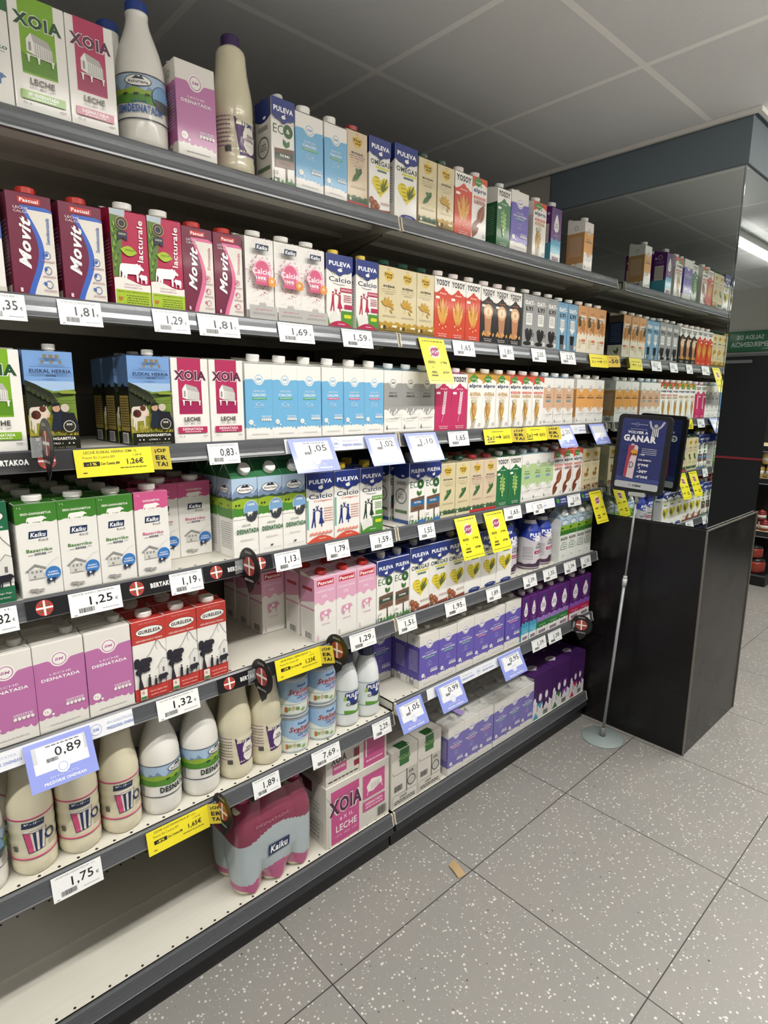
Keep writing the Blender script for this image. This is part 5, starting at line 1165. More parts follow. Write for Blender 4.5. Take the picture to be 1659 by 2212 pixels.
def purple_case(c2, c3):
    def f(a):
        a.rect(0, .0, 1, .17, 'e6e2e2'); a.band(.15, .34, 'e6e2e2', u0=.0, u1=1.0, top=lambda u: .06 * math.sin(u * 11)); a.rect(0, .62, 1, 1, '45205c')
        a.rect(.22, .17, .80, .62, '3a1a4c')
        for q, c in ((.30, c2), (.62, c3)):
            a.rect(q - .06, .17, q + .2, .60, c); a.rect(q - .06, .34, q + .2, .60, '54286c'); a.disc(q + .06, .47, .075, 'efeaf0', 16, .12); a.band(.16, .26, 'e6e2e2', top=lambda u: .04 * math.sin(u * 30), u0=q - .06, u1=q + .2)
        a.poly([(.02, .02), (.30, .02), (.16, .16)], c2); a.barcode(.55, .03, .8, .13, '3c3a38', None); a.disc(.07, .42, .07, 'efeaf0', 14, .12)
    return f
def purple_side(a): a.rect(0, .0, 1, .16, 'e6e2e2'); a.disc(.5, .42, .2, 'efeaf0', 16, .26); a.rect(0, .62, 1, 1, '45205c')
def purple_top(a): a.disc(.42, .30, .22, 'd8d0dc', 22, .13); a.poly([(.34, .22), (.5, .22), (.42, .16)], 'd8d0dc'); a.lines(.30, .54, .26, .34, 2, '6a4a80', .5); a.lines(.72, .84, .62, .68, 1, 'd8d0dc', .6)
def milk_pack(x0, x1, y, key, label, group=None):
    """six cartons under clear shrink film"""
    root = empty('milk_multipack', ((x0 + x1) / 2, y, ZB + .0005)); tag(root, label, 'multipack', group)
    w = (x1 - x0) / 3
    for j in range(2):
        for i in range(3):
            c = place(key, (i - 1) * w, j * .065, 0, (w - .001) / KINDS[key]['w'], 0, parent=root); c.name = 'milk_carton'
    W = x1 - x0; mb = MB(); F = CLEAR
    # film with rippled top
    n, m_ = 22, 10; k = len(mb.v); rr = random.Random(int(x0 * 100) + 7)
    for j in range(m_ + 1):
        for i in range(n + 1):
            mb.v.append((-W / 2 - .001 + (W + .002) * i / n, -.001 + .132 * j / m_, .2035 + rr.uniform(0, .006) + .006 * abs(math.sin(i * 1.3 + j))))
    for j in range(m_):
        for i in range(n):
            q = k + j * (n + 1) + i; mb.f.append((q, q + 1, q + n + 2, q + n + 1)); mb.mi.append(slot(mb.mats, F)); mb.sm.append(True)
    h = .204; fr = [(-W / 2 - .001, -.0012), (W / 2 + .001, -.0012), (W / 2 + .001, .131), (-W / 2 - .001, .131)]
    F2 = M('f2f4f6', .1, 0, .6, 0, 0, .10)
    for a, b in zip(fr, fr[1:] + fr[:1]): mb.face([(a[0], a[1], .002), (b[0], b[1], .002), (b[0], b[1], h), (a[0], a[1], h)], F2)
    mb.build('clear_film', root); return root
make_proto('kai') if KINDS['kai']['proto'] is None else None
kaiku_pack(-.588, .272, 'shrink-wrapped six pack of cream bottles in pink and grey film')
cardboard_box(-.412, -.138, .270, .460, ZB, .218, 'milk_case', 'white and pink granary milk case, lower of the two', xoia_case, xoia_case_side)
cardboard_box(-.408, -.146, .275, .468, ZB + .2192, .122, 'milk_case', 'opened pink and white milk case on top of another', xoia_open, xoia_case_side)
for i, (a, b) in enumerate(((-.128, .003), (.006, .130))):
    cardboard_box(a, b, .268, .460, ZB, .222, 'milk_case', 'white case with green granary flap, %s one in front' % ('left', 'right')[i], green_case, xoia_case_side, green_top)
    cardboard_box(a, b, .463, .655, ZB, .222, 'milk_case', 'white case with green flap, behind the %s one' % ('left', 'right')[i], green_case, xoia_case_side, green_top)
milk_pack(.165, .445, .262, 'bmslp', 'film-wrapped violet six pack nearest the white green-flap cases')
milk_pack(.452, .740, .262, 'bmslg', 'film-wrapped violet six pack beside the purple cases')
milk_pack(.165, .445, .397, 'bmslp', 'film-wrapped violet six pack behind the nearer front pack')
milk_pack(.452, .740, .397, 'bmslg', 'film-wrapped violet six pack behind the farther front pack')
mb = MB(); mb.prism([(.262 + .02, ZB + .2175), (.262 + .085, ZB + .2175), (.262 + .085, ZB + .2187), (.262 + .02, ZB + .2187)], .255, .285, M('a48fd0', .3)); tag(mb.build('carry_strap'), 'lilac carrying strap on top of the nearer violet pack', 'strap')
PT = ('c4508c', '5ab4d0', '3c7a44', 'c42c5c')
for i, (a, b, c2, c3) in enumerate(((.748, .905, '4aa0c4', '3a1a5c'), (.908, 1.062, '3c7a3c', '8a5cb4'), (1.065, 1.196, 'c42c5c', '5a2470'))):
    cardboard_box(a, b, .268, .470, ZB, .218, 'milk_case', 'dark purple milk case, %s of three at front' % ORD[i], purple_case(c2, c3), purple_side, purple_top, '45205c')
    cardboard_box(a, b, .474, .672, ZB, .218, 'milk_case', 'dark purple milk case behind the %s front one' % ORD[i], purple_case(c2, c3), purple_side, purple_top, '45205c')

# ================================================================ tickets and signs on the rails
def rail_plane(x, sh, up=.003, out=.0022, tilt=.0):
    """local frame on the sloping ticket rail: fn(u, v) with v measured upwards from the lower edge"""
    Z = SHZ[sh]; top = Vector((x, YF - .003 - out, Z - up)); dv = Vector((0, -.0095 - tilt, -.040)).normalized(); nn = Vector((0, -dv.z * -1, dv.y)); nn = Vector((0, dv.z, -dv.y)).normalized()
    return top, dv, nn
def card(name, x0, x1, sh, h, draw, label, cat, group=None, bg='f2f3f2', up=.003, out=.0022, tilt=0.0, skew=0.0, th=.0008, rough=.35):
    w = x1 - x0; top, dv, nn = rail_plane(x0, sh, up, out, tilt)
    mb = MB(); P = lambda a, b, o: tuple(top + Vector((a, 0, skew * a)) + dv * (h - b) + nn * o)
    q = [(0, 0), (w, 0), (w, h), (0, h)]; m = M(bg, rough, 0, .3)
    vs = [P(a, b, 0) for a, b in q] + [P(a, b, -th) for a, b in q]
    mb.raw(vs, [(0, 1, 2, 3), (7, 6, 5, 4), (1, 0, 4, 5), (2, 1, 5, 6), (3, 2, 6, 7), (0, 3, 7, 4)], m)
    if draw: A = Art(w, h); draw(A); A.put(mb, lambda a, b, o: P(a, b, o + .0001))
    o = mb.build(name)
    # origin at the card
    c = Vector(P(w / 2, h / 2, 0)); o.data.transform(Matrix.Translation(-c)); o.location = c
    return tag(o, label, cat, group)
def price(x0, x1, sh, p, title, big=1.0, **kw):
    def d(a):
        a.text(title, .48, .91, .80, .075, '6a6a6e'); a.text(p, .60, .54, .44, .42, '17171a', .012)
        a.text('€', .90, .47, .06, .13, '3a3a3e'); a.barcode(.16, .12, .46, .32, '2c2c30', None, int(x0 * 1000)); a.lines(.6, .92, .13, .17, 1, '9a9a9e', .6); a.rect(.06, .05, .12, .08, '8a8a8e')
    card('price_tag', x0, x1, sh, .050 * big, d, 'white price tag reading %s %s' % (p, kw.pop('where', 'on the ' + SHN[sh] + ' rail')), 'price tag', 'white price tags', **kw)
def strip(x0, x1, sh, kind, label):
    def bert(a):
        a.rect(0, 0, 1, 1, '17171a'); asp = a.h / a.w
        x = .035 / a.w; r = .0165 / a.w
        while x < 1:
            if x - r > 0 and x + r < 1: bask(a, x, .5, r)
            if x + (.025 + .03) / a.w < 1: a.text('BERTAKOA', x + .062 / a.w, .5, .062 / a.w, .30, 'e8e8e6', .07)
            x += .125 / a.w
    def bmw(a):
        a.rect(0, 0, 1, 1, 'eceef2'); x = .05 / a.w
        while x + .07 / a.w < 1:
            a.ring(x, .5, .0125 / a.w, .001 / a.w, 'a8b4dc', 16); a.text('BM', x, .5, .012 / a.w, .18, 'a8b4dc', .03); a.text('EN KALITATEA', x + .055 / a.w, .68, .06 / a.w, .14, 'b8c2e0'); a.text('PREZIORIK ONENEAN', x + .058 / a.w, .36, .07 / a.w, .17, '8f9fd4', .04); x += .12 / a.w
    def veg(a):
        a.rect(0, 0, 1, 1, '232f62'); leaf(a, .2, .3, .25, 50, '5c9a4c', .4); leaf(a, .25, .3, .25, 100, '4c8a44', .4); a.text('100%', .68, .65, .4, .22, 'c9d4ec', .04); a.text('VEGETAL', .68, .35, .5, .16, 'c9d4ec', .03)
    card('shelf_strip', x0, x1, sh, .0385, {'b': bert, 'w': bmw, 'v': veg}[kind], label, 'shelf strip', None, up=.001, out=.0008)
def bask(a, u, v, r):
    a.disc(u, v, r, 'b83a3c', 22); k = a.w / a.h
    a.poly([(u - r * .12, v - r * .95 * k), (u + r * .12, v - r * .95 * k), (u + r * .12, v + r * .95 * k), (u - r * .12, v + r * .95 * k)], 'eeeae6'); a.poly([(u - r * .95, v - r * .12 * k), (u + r * .95, v - r * .12 * k), (u + r * .95, v + r * .12 * k), (u - r * .95, v + r * .12 * k)], 'eeeae6')
    for s in (-1, 1):
        for t in (-1, 1): a.stroke([(u + s * r * .2, v + t * r * .2 * k), (u + s * r * .62, v + t * r * .62 * k)], r * .16, '5c6a3c')
def flap(x, sh, label, hh=.052, text=('¡OF', 'ER', 'TA!'), col='d8c43a', w=.040, z=0):
    mb = MB(); a0 = math.radians(-38)
    top, dv, nn = rail_plane(x, sh, .001 + z, .004, 0)
    dx = Vector((math.cos(a0), math.sin(a0), 0)); P = lambda a, b, o: tuple(top + dx * a + dv * (hh - b) + Vector((math.sin(a0), -math.cos(a0), 0)) * (o))
    m = ink(col); q = [(0, 0), (w, 0), (w, hh), (0, hh)]
    mb.raw([P(a, b, 0) for a, b in q] + [P(a, b, -.0008) for a, b in q], [(0, 1, 2, 3), (7, 6, 5, 4), (1, 0, 4, 5), (2, 1, 5, 6), (3, 2, 6, 7), (0, 3, 7, 4)], m)
    A = Art(w, hh)
    if len(text) == 3:
        for i, t in enumerate(text): A.text(t, .5, .80 - .28 * i, .62, .20, '22221e', .05)
    else: A.text(text[0], .5, .5, .78, .36, '22221e', .05); A.lines(.2, .8, .76, .84, 1, '4a4a30', .6)
    A.put(mb, lambda a, b, o: P(a, b, o + .0001)); o = mb.build('offer_flap')
    c = Vector(P(w / 2, hh / 2, 0)); o.data.transform(Matrix.Translation(-c)); o.location = c
    tag(o, label, 'offer flap')
def offer(x0, x1, sh, name, old, new, pct, label):
    def d(a):
        a.rect(0, 0, 1, 1, 'f0e02c'); a.text(name, .46, .88, .68, .10, '3a3a1c', .02); a.text('Precio Sin Cuenta BM', .30, .70, .40, .09, '6a5c1c'); a.text(old, .80, .72, .12, .08, '5a5428'); a.rect(.10, .38, .30, .54, '17171a'); a.text(pct, .20, .46, .12, .10, 'f0e02c', .03)
        a.text('Con Cuenta BM', .43, .46, .24, .10, '3a3a1c', .03); a.text(new, .76, .48, .22, .24, '17171a', .02); a.lines(.55, .9, .24, .29, 1, '5a5428', .6); a.rect(.08, .14, .13, .17, '4a4428')
    card('offer_ticket', x0, x1, sh, .058, d, label, 'offer ticket', bg='f0e02c', up=.001, out=.005)
def offer2(x0, x1, sh, label):
    def d(a): a.rect(0, 0, 1, 1, 'f0e02c'); a.text('2x1', .22, .42, .26, .30, '17171a', .03); a.stroke([(.40, .45), (.60, .45)], .02, '17171a'); a.stroke([(.54, .55), (.60, .45), (.54, .35)], .02, '17171a'); a.text('GRATIS', .80, .42, .26, .22, '3a3a1c', .02); a.lines(.3, .7, .78, .84, 1, '3a3a1c', .6); a.lines(.1, .35, .12, .2, 1, '17171a', .9)
    card('offer_ticket', x0, x1, sh, .055, d, label, 'offer ticket', bg='f0e02c', up=.001, out=.005)
def hang(x0, x1, sh, a1, a2, label, h=.150, dz=0.0):
    def d(a):
        a.rect(0, 0, 1, 1, 'efe22c'); a.lines(.1, .9, .92, .95, 1, '4a4418', .7, 4); rr = random.Random(5); pts = []
        for i in range(24): q = 2 * PI * i / 24; r = .24 if i % 2 else .16; pts.append((.5 + r * math.cos(q), .70 + r * .72 * math.sin(q)))
        a.poly(pts, 'f4f0d8'); a.disc(.5, .70, .17, 'a83c6c', 11, .13); a.disc(.44, .68, .1, 'a83c6c', 8); a.disc(.57, .73, .1, 'a83c6c', 8); a.text('-30%', .5, .70, .34, .07, 'f0d8e4', .05, .2); a.stroke([(.3, .60), (.7, .80)], .02, '5c2444')
        a.lines(.14, .42, .44, .50, 3, '4a4418', .6, 3); a.text(a1, .76, .47, .24, .055, '17171a', .02); a.text('o', .28, .36, .06, .03, '3a3a1c'); a.text('-30%', .28, .25, .24, .055, '17171a', .03); a.text(a2, .74, .25, .28, .05, '17171a', .03); a.lines(.16, .4, .16, .2, 1, '17171a', .8); a.lines(.06, .94, .06, .075, 1, '4a4418', .5)
    card('hanging_offer_card', x0, x1, sh, h, d, label, 'offer card', bg='efe22c', up=.006 + dz, out=.004, tilt=.006)
def lilac(x0, x1, sh, p, label, h=.098, dz=0.0, blank=False):
    def d(a):
        a.rect(0, 0, 1, 1, '8f9be0'); a.rect(.10, .34, .90, .90, 'c9ccd0'); a.rect(.10, .34, .90, .56, 'e6e8ec')
        if not blank: a.rect(.16, .50, .86, .88, 'e9ebee'); a.text(p, .62, .68, .40, .22, '17171a', .01); a.lines(.3, .8, .83, .87, 1, '6a6a6e', .6); a.barcode(.28, .52, .46, .60, '2c2c30', None)
        a.disc(.5, .36, .10, 'e6e8ec', 18); a.ring(.5, .36, .07, .008, '8f9be0', 16); a.text('EN KALITATEA', .5, .20, .42, .05, 'd4d8f4'); a.text('PREZIORIK ONENEAN', .5, .10, .62, .065, 'f0f2fa', .04)
    card('lilac_price_frame', x0, x1, sh, h, d, label, 'price frame', bg='8f9be0', up=.001 + dz, out=.006, tilt=.012)
def wobbler(x, sh, label, dy=-.045, dz=.0, rot=0.0):
    """round black card with a pointed tail, standing out from the rail in a clear clip"""
    Z = SHZ[sh]; R = .048; pts = []
    for i in range(33):
        t = math.radians(-62 + i * (304 / 32)); pts.append((R * math.cos(t), R * math.sin(t)))
    pts = pts + [(-.016, -.058), (.004, -.074)]
    mb = MB(); m = M('141416', .4, 0, .1); n = len(pts)
    vs = [(0.0006, a, b) for a, b in pts] + [(-.0006, a, b) for a, b in pts]
    mb.raw(vs, [tuple(range(n)), tuple(reversed(range(n, 2 * n)))] + [(i, n + i, n + (i + 1) % n, (i + 1) % n) for i in range(n)], m)
    for s in (-1, 1):
        A = Art(.1, .1); bask(A, .5, .5, .25); A.text('EUSKAL', .5, .86, .30, .06, 'c8c8c4', .02); A.text('BERTAKOA', .5, .14, .40, .06, 'c8c8c4', .04)
        A.put(mb, (lambda a, b, o: (-.0007 - o, .05 - a, b - .05)) if s < 0 else (lambda a, b, o: (.0007 + o, a - .05, b - .05)))
    o = mb.build('shelf_wobbler', None, (x, YF + dy, Z - .012 + dz)); o.rotation_euler = (0, 0, rot); tag(o, label, 'wobbler', 'round black wobblers')
    c = MB(); c.box(-.003, .003, .028, .0365, -.016, .012, CLEAR, .001); c.box(-.020, .020, .0335, .0355, -.030, .010, CLEAR, .0005); c.build('clear_clip', o)
# second shelf rail
price(-1.200, -1.125, 2, '1,35', 'LECHE DESNATADA BRIK 1L', where='cut by the left picture edge'); price(-1.069, -.988, 2, '1,81', 'LECHE CALCIO SEMIDESNATADA', where='under maroon cartons with blue wave'); price(-.882, -.800, 2, '1,29', 'LECHE DESNATADA 1L', where='under the magenta cartons')
price(-.778, -.674, 2, '1,81', 'LECHE CALCIO DESNATADA', where='under maroon cartons with pink wave'); price(-.563, -.454, 2, '1,69', 'LECHE CALCIO 100%', where='on second shelf rail'); price(-.357, -.247, 2, '1,59', 'LECHE VITA CALCIO', where='on second shelf rail')
hang(-.055, .062, 2, "1'90", "-0'57", 'yellow hanging offer card below the second shelf, leftmost one', .150); price(.107, .217, 2, '1,65', 'BEBIDA AVENA 1L', where='on second shelf rail below red cartons'); price(.357, .440, 2, '1,81', 'BEBIDA BARISTA', where='under the black barista cartons')
price(.558, .653, 2, '2,05', 'BEBIDA AVENA', where='under the grey oat cartons'); price(.760, .873, 2, '2,35', 'BEBIDA AVENA', where='under the light blue oat cartons')
def y50(a): a.rect(0, 0, 1, 1, 'f0e02c'); a.lines(.1, .7, .66, .74, 1, '4a4418', .7); a.stroke([(.40, .45), (.66, .45)], .02, '17171a'); a.stroke([(.58, .55), (.66, .45), (.58, .35)], .02, '17171a'); a.text('2,1', .2, .40, .2, .2, '3a3a1c', .02); a.text('1,1', .84, .45, .14, .22, '3a3a1c', .02)
card('offer_ticket', .985, 1.140, 2, .056, y50, 'yellow arrow ticket on second shelf rail by the mirror', 'offer ticket', bg='f0e02c', up=.001, out=.005)
flap(1.142, 2, 'yellow flap reading -50 beside the mirror', .052, ('-50',), 'd8b83a', .056)
# third shelf rail
strip(-1.40, -1.062, 3, 'b', 'black shelf strip under the dark pasture-photo carton'); offer(-1.065, -.905, 3, 'LECHE EUSKAL HERRIA SEMI 1L', '1,28 €', '1,26€', '-1%', 'yellow offer ticket reading 1,26 on the third shelf rail'); flap(-.905, 3, 'yellow OFERTA flap under the dark pasture-photo cartons')
price(-.769, -.687, 3, '0,83', 'LECHE DESNATADA', where='under the crimson granary cartons'); strip(-.551, -.220, 3, 'w', 'white and lilac shelf strip under light blue calcium cartons')
lilac(-.544, -.401, 3, '1,05', 'lilac price frame reading 1,05 under light blue cartons'); lilac(-.278, -.150, 3, '1,02', 'lilac price frame reading 1,02 at the end of the left bay'); lilac(-.114, .030, 3, '1,10', 'lilac price frame reading 1,10 under grey rice cartons')
price(.096, .201, 3, '1,65', 'BEBIDA ARROZ', where='under crimson pink rice drink cartons'); offer2(.283, .446, 3, 'yellow 2x1 ticket under golden-topped oat cartons'); flap(.448, 3, 'OFERTA flap between the two yellow 2x1 tickets', .052, w=.060)
offer2(.530, .682, 3, 'yellow 2x1 ticket under red-topped oat cartons'); flap(.684, 3, 'OFERTA flap beside the lilac 1,20 frame', .052, w=.060); lilac(.735, .868, 3, '1,20', 'lilac price frame reading 1,20 under beige oat cartons')
strip(.87, 1.0, 3, 'w', 'short white strip under the beige oat cartons'); lilac(1.022, 1.150, 3, '1,35', 'lilac frame without ticket under orange almond cartons', blank=True)
# fourth shelf rail
price(-1.270, -1.195, 4, '1,32', 'LECHE 1L', where='cut by left edge on fourth shelf'); strip(-1.181, -1.100, 4, 'b', 'black shelf strip left of the 1,25 ticket'); price(-1.100, -.993, 4, '1,25', 'LECHE KAIKU SEMIDESN.', where='under green-topped farmhouse cartons')
strip(-.993, -.881, 4, 'b', 'black shelf strip between the 1,25 and 1,19 tickets'); price(-.881, -.800, 4, '1,19', 'LECHE KAIKU DESN.', where='under pink-topped farmhouse cartons'); strip(-.797, -.600, 4, 'b', 'black shelf strip behind the fourth shelf wobbler')
price(-.592, -.510, 4, '1,13', 'LECHE ASTURIANA DESN.', where='under gable-top mountain cartons'); price(-.422, -.336, 4, '1,79', 'LECHE CALCIO COLAGENO', where='under the blue dancers cartons'); price(-.252, -.160, 4, '1,59', 'LECHE CALCIO SEMI', where='at the right end of left bay')
price(-.041, .038, 4, '1,55', 'LECHE ECO ENTERA', where='under blue signpost cartons'); hang(.140, .255, 4, "1'94", "-0'58", 'yellow hanging offer card below cream soy cartons'); hang(.304, .418, 4, "1'94", "-0'58", 'yellow hanging offer card below red-capped soy cartons')
price(.429, .541, 4, '1,65', 'BEBIDA SOJA', where='under dark green soy cartons'); strip(.576, .786, 4, 'w', 'white shelf strip around the 0,75 ticket'); price(.622, .700, 4, '0,75', 'BEBIDA SOJA BM', where='under pale green soy cartons', out=.003); strip(.786, .886, 4, 'v', 'navy leaf strip left of the 2,19 ticket'); price(.886, .995, 4, '2,19', 'BEBIDA ALMENDRA', where='under large brown almond cartons'); strip(.995, 1.085, 4, 'v', 'navy leaf strip right of the 2,19 ticket')
hang(1.070, 1.175, 4, "1'95", "-0'59", 'yellow hanging offer card beside the mirror, rightmost one')
# fifth shelf rail
strip(-1.36, -.988, 5, 'w', 'white and lilac shelf strip under orchid pink cartons'); lilac(-1.214, -1.083, 5, '0,89', 'lilac price frame reading 0,89 under orchid pink cartons', dz=.002); price(-.932, -.826, 5, '1,32', 'LECHE GURELESA DESN. 1L', where='under red rural scene cartons')
strip(-.775, -.602, 5, 'b', 'black shelf strip below the empty fifth shelf gap'); offer(-.602, -.450, 5, 'LECHE EUSKAL HERRIA DESNAT. 1L', '1,25 €', '1,23€', '-2%', 'yellow offer ticket reading 1,23 below the empty gap'); flap(-.450, 5, 'yellow OFERTA flap above the goat milk bottles')
price(-.334, -.230, 5, '1,29', 'LECHE PASCUAL DESN.', where='under pale pink cartons'); price(-.130, -.044, 5, '1,51', 'LECHE ECO SEMI', where='under green signpost cartons'); price(.104, .216, 5, '1,95', 'LECHE OMEGA3 NUECES', where='under the walnut cartons'); price(.340, .427, 5, '1,89', 'LECHE OMEGA3', where='under plain yellow heart cartons')
price(.583, .677, 5, '1,39', 'SIN LACTOSA', where='under ribbed bottles, left one'); price(.729, .831, 5, '1,35', 'SIN LACTOSA', where='under ribbed bottles, right one'); price(.895, .994, 5, '1,34', 'SIN LACTOSA', where='under slim green-band cartons'); price(1.039, 1.128, 5, '1,30', 'SIN LACTOSA', where='at the right end by the pillar')
# sixth shelf rail
price(-1.190, -1.085, 6, '1,75', 'LECHE KAIKU DESNATADA BT 1,5 L', 1.1, where='under the cream mug bottles'); offer(-.980, -.820, 6, 'LECHE CLAS DESNATADA BT 1,5 L', '1,79 €', '1,65€', '-8%', 'yellow offer ticket reading 1,65 under the white bottles'); flap(-.820, 6, 'yellow OFERTA flap next to the lowest wobbler card')
price(-.684, -.598, 6, '1,89', 'LECHE SIN LACTOSA BT', where='under purple-label bottles'); price(-.483, -.377, 6, '7,69', 'LECHE POLVO', where='under the milk powder tins'); price(-.240, -.159, 6, '2,29', 'LECHE CABRA', where='under the goat milk bottles')
lilac(-.140, -.015, 66, '1,05', 'lilac price frame reading 1,05 at left end of lower right shelf'); lilac(.059, .195, 66, '0,99', 'lilac price frame reading 0,99, middle of three on lower right shelf'); strip(.020, .59, 66, 'w', 'white and lilac strip under the violet cartons'); lilac(.429, .580, 66, '0,95', 'lilac price frame reading 0,95 nearest the purple cartons')
price(.673, .780, 66, '1,39', 'SIN LACTOSA', where='under purple cartons, left one'); price(.800, .906, 66, '1,38', 'SIN LACTOSA', where='under purple cartons, right one'); price(1.085, 1.165, 66, '1,35', 'SIN LACTOSA', where='under the magenta-based cartons')
wobbler(-1.121, 3, 'round black wobbler card in front of dark pasture-photo carton', dz=.03, rot=.0); wobbler(-.690, 4, 'round black wobbler card at the fourth shelf rail', dz=.002, rot=.03)
wobbler(-.665, 5, 'round black wobbler card left of the yellow 1,23 ticket', dz=.0, rot=.06); wobbler(-.412, 5, 'round black wobbler card right of the yellow 1,23 ticket', dz=.0, rot=.1); wobbler(-.795, 6, 'round black wobbler card right of the yellow 1,65 ticket', dz=.0, rot=.05); wobbler(1.02, 66, 'round black wobbler card near the pillar', dz=.004, rot=.35)

# ================================================================ poster stand before the mirror
root = empty('poster_stand', (1.095, .100, 0)); tag(root, 'thin grey pole stand with blue VOLVER A GANAR poster frame', 'poster stand')
G = M('9aa09e', .35, .3)
mb = MB(); mb.lathe([(.094, 0), (.096, .002), (.094, .0045), (.02, .007), (.013, .010)], M('8f9a98', .45), 48); mb.lathe([(.013, .008), (.013, .05), (.010, .052)], M('8a8c88', .3, .3), 20); mb.build('stand_base', root)
TOP = Vector((.045, -.045, 1.165))
mb = MB(); mb.tube((0, 0, .01), tuple(TOP * .66), .0070, G, 14); mb.build('lower_pole', root)
mb = MB(); mb.tube(tuple(TOP * .66), tuple(TOP), .0050, G, 14); mb.build('upper_pole', root)
mb = MB(); mb.tube(tuple(TOP * .645), tuple(TOP * .675), .0100, M('c4c6c2', .4), 16); mb.tube(tuple(TOP * .675), tuple(TOP * .685), .0085, M('c4c6c2', .4), 16); mb.build('pole_clamp', root)
mb = MB(); mb.tube(tuple(TOP - Vector((0, 0, .035))), tuple(TOP + Vector((0, 0, .01))), .009, G, 14); mb.box(TOP.x - .012, TOP.x + .012, TOP.y - .035, TOP.y + .035, TOP.z - .004, TOP.z + .014, M('b4b6b2', .4), .002); mb.build('pole_bracket', root)
FW, FH = .222, .335
def poster(A):
    A.rrect(.0, .0, 1, 1, .05, '26306a'); A.rect(0, .10, 1, .16, '3a4684')
    for i in range(6): A.poly([(0, .3 + .1 * i), (1, .42 + .1 * i), (1, .44 + .1 * i), (0, .33 + .1 * i)], '2a3470' if i % 2 else '222c64')
    A.text('VOLVER A', .38, .808, .46, .040, 'f2f2f4', .045); A.text('GANAR', .44, .722, .74, .095, 'f2f2f4', .06); A.lines(.2, .58, .85, .858, 1, 'c4c8dc', .6); A.lines(.2, .58, .915, .93, 1, 'a8aecc', .6); A.ring(.34, .92, .05, .008, '8c94c0', 12)
    # player with raised arms
    A.stroke([(.62, .98), (.66, .90), (.72, .87)], .045, 'b4b4bc'); A.stroke([(.94, .98), (.88, .91), (.80, .87)], .045, 'b4b4bc'); A.disc(.765, .915, .045, 'a8a4a8', 12); A.poly([(.70, .88), (.83, .88), (.84, .77), (.69, .77)], 'dcdce0')
    for i in range(3): A.rect(.715 + .04 * i, .77, .73 + .04 * i, .88, '2c2c3a')
    # carton picture
    A.poly([(.17, .16), (.40, .14), (.44, .60), (.40, .63), (.22, .62)], 'd8c8cc'); A.poly([(.17, .16), (.24, .155), (.27, .40), (.36, .62), (.22, .62)], 'a83c54'); A.disc(.36, .52, .08, 'd8963c', 14); A.text('BAM', .35, .495, .14, .035, '3a1c1c', .05); A.text('D', .33, .34, .10, .09, '5c5460', .01); A.rect(.27, .62, .34, .645, 'c4b4bc')
    A.lines(.52, .86, .50, .60, 4, 'c8ccdc', .35, 2); A.text("1'39€", .55, .50, .11, .024, 'f2f2f4', .03); A.text('POR OFERTA', .62, .425, .30, .024, 'f2f2f4', .05); A.text("0'99€", .60, .355, .24, .04, 'f2f2f4', .05); A.disc(.52, .31, .018, 'f2f2f4', 8); A.text('-30%', .60, .262, .24, .042, 'f2f2f4', .06); A.text("-0'30€", .60, .185, .28, .038, 'f2f2f4', .05)
    A.rrect(.0, .0, 1, .095, .04, 'b4b8bc'); A.text('C', .36, .05, .05, .03, '5c6068', .04); A.text('CBM', .52, .048, .20, .032, '3c4048', .08, .2)
mb = MB()
pts = []
for (cx, cy, t0) in ((FW / 2 - .02, FH - .02, 0), (-FW / 2 + .02, FH - .02, 90), (-FW / 2 + .02, .02, 180), (FW / 2 - .02, .02, 270)):
    for k in range(6): t = math.radians(t0 + 18 * k); pts.append((cx + .02 * math.cos(t), cy + .02 * math.sin(t)))
mb.prism(pts, -.008, .008, M('17181b', .45), axis='x')
for s in (-1, 1):
    A = Art(FW - .038, FH - .034); poster(A); wv = A.w
    A.put(mb, (lambda a, b, o: (-.0085 - o, wv / 2 - a, .017 + b)) if s < 0 else (lambda a, b, o: (.0085 + o, a - wv / 2, .017 + b)))
fr = mb.build('poster_frame', root, tuple(TOP + Vector((0, .008, .012)))); fr.rotation_euler = (math.radians(3.2), 0, math.radians(6))

# ================================================================ cardboard scrap on the floor
mb = MB(); n = 6
P = [(-.046, .066), (-.012, .072), (-.034, .001), (-.064, .006)]
for i in range(n):
    t0, t1 = i / n, (i + 1) / n; L = lambda a, b, t: tuple(a[k] + (b[k] - a[k]) * t for k in (0, 1)); z = lambda t: .0012 + .004 * math.sin(PI * t)
    a0, a1, b0, b1 = L(P[0], P[3], t0), L(P[0], P[3], t1), L(P[1], P[2], t0), L(P[1], P[2], t1)
    for e in (0, .0015): mb.face([a0 + (z(t0) + e,), b0 + (z(t0) + e,), b1 + (z(t1) + e,), a1 + (z(t1) + e,)], M('a88f66', .7))
tag(mb.build('cardboard_scrap'), 'small brown strip of cardboard lying on the floor tiles', 'scrap')

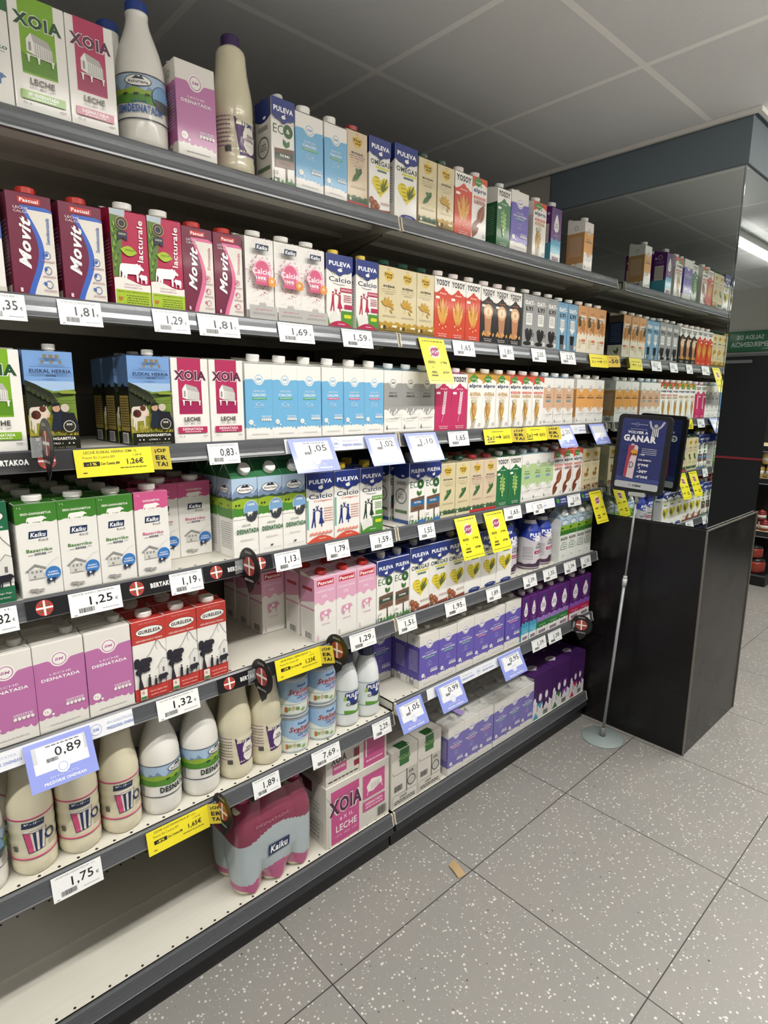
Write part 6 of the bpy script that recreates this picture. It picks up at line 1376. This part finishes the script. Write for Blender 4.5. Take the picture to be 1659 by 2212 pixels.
# ================================================================ dark far shelves with red jars
def gondola_far():
    root = empty('shelf_unit', (4.3, .30, 0)); tag(root, 'black shelf unit in the distance right of the pillar', 'shelf unit')
    K_ = M('141517', .4)
    mb = MB(); mb.box(.46, .48, 0, 1.6, 0, 1.9, K_); mb.build('back_board', root)
    mb = MB(); mb.box(0, .46, 0, 1.6, 0, .105, K_, .004); mb.box(-.004, 0, 0, 1.6, .085, .095, M('5a5c60', .3)); mb.build('base', root)
    for z in (.48, .93, 1.20):
        mb = MB(); mb.box(.0, .46, 0, 1.6, z - .012, z, M('c9b795', .5)); mb.box(-.006, 0, 0, 1.6, z - .05, z, M('26272b', .3)); mb.box(-.007, -.006, 0, 1.6, z - .05, z - .043, M('8a8c90', .3)); mb.build('shelf', root)
gondola_far()
def jar(x, y, z, r, h, c, lid, label, group):
    mb = MB(); mb.lathe([(r * .8, 0), (r, h * .12), (r, h * .75), (r * .85, h * .85)], M(c, .35, 0, .3), 20)
    o = mb.build('storage_pot' if r > .05 else 'food_jar', None, (x, y, z)); tag(o, label, 'pot' if r > .05 else 'jar', group)
    l = MB(); l.lathe([(r * .9, 0), (r * .92, h * .10), (r * .3, h * .18), (r * .3, h * .25)], M(lid, .4), 20); l.build('lid', o, (0, 0, h * .84))
    if r <= .05: q = MB(); q.lathe([(r * 1.01, h * .25), (r * 1.01, h * .55)], M('d8d4c8', .5), 20); q.build('jar_label', o)
for i in range(5):
    jar(4.37, .40 + i * .16, .1055, .07, .12, '8c2f1f', '1c1c1e', 'clay red pot with black lid on dark base, %s from left edge' % ORD[4 - i], 'clay red pots on the dark base')
    jar(4.37, .42 + i * .15, .1055 + .13, .062, .10, '8c2f1f', '1c1c1e', 'clay red pot stacked on the lower row, %s from left edge' % ORD[4 - i], 'clay red pots stacked above') if i < 4 else None
for i in range(8):
    jar(4.36, .37 + i * .085, .4805, .036, .085, '7a1f1c', '8a1f1c', 'small dark red jar on distant middle shelf, %s from pillar' % ORD[7 - i], 'dark red jars on the middle shelf')
    if i < 7: jar(4.36, .40 + i * .085, .4805 + .088, .034, .08, '7a1f1c', '8a1f1c', 'small dark red jar in upper layer, %s from pillar' % ORD[6 - i], 'dark red jars, upper layer')
    jar(4.36, .37 + i * .09, .9305, .040, .11, 'b89a4a', '2c2c2a' if i % 2 else 'd8d0b0', 'golden jar on distant upper shelf, %s from pillar' % ORD[7 - i], 'golden jars on the upper shelf')
    if i < 7: jar(4.36, .41 + i * .09, .9305 + .115, .038, .10, 'c8ae5c', 'd8d0b0', 'golden jar stacked in upper layer, %s from pillar' % ORD[6 - i], 'golden jars, upper layer')
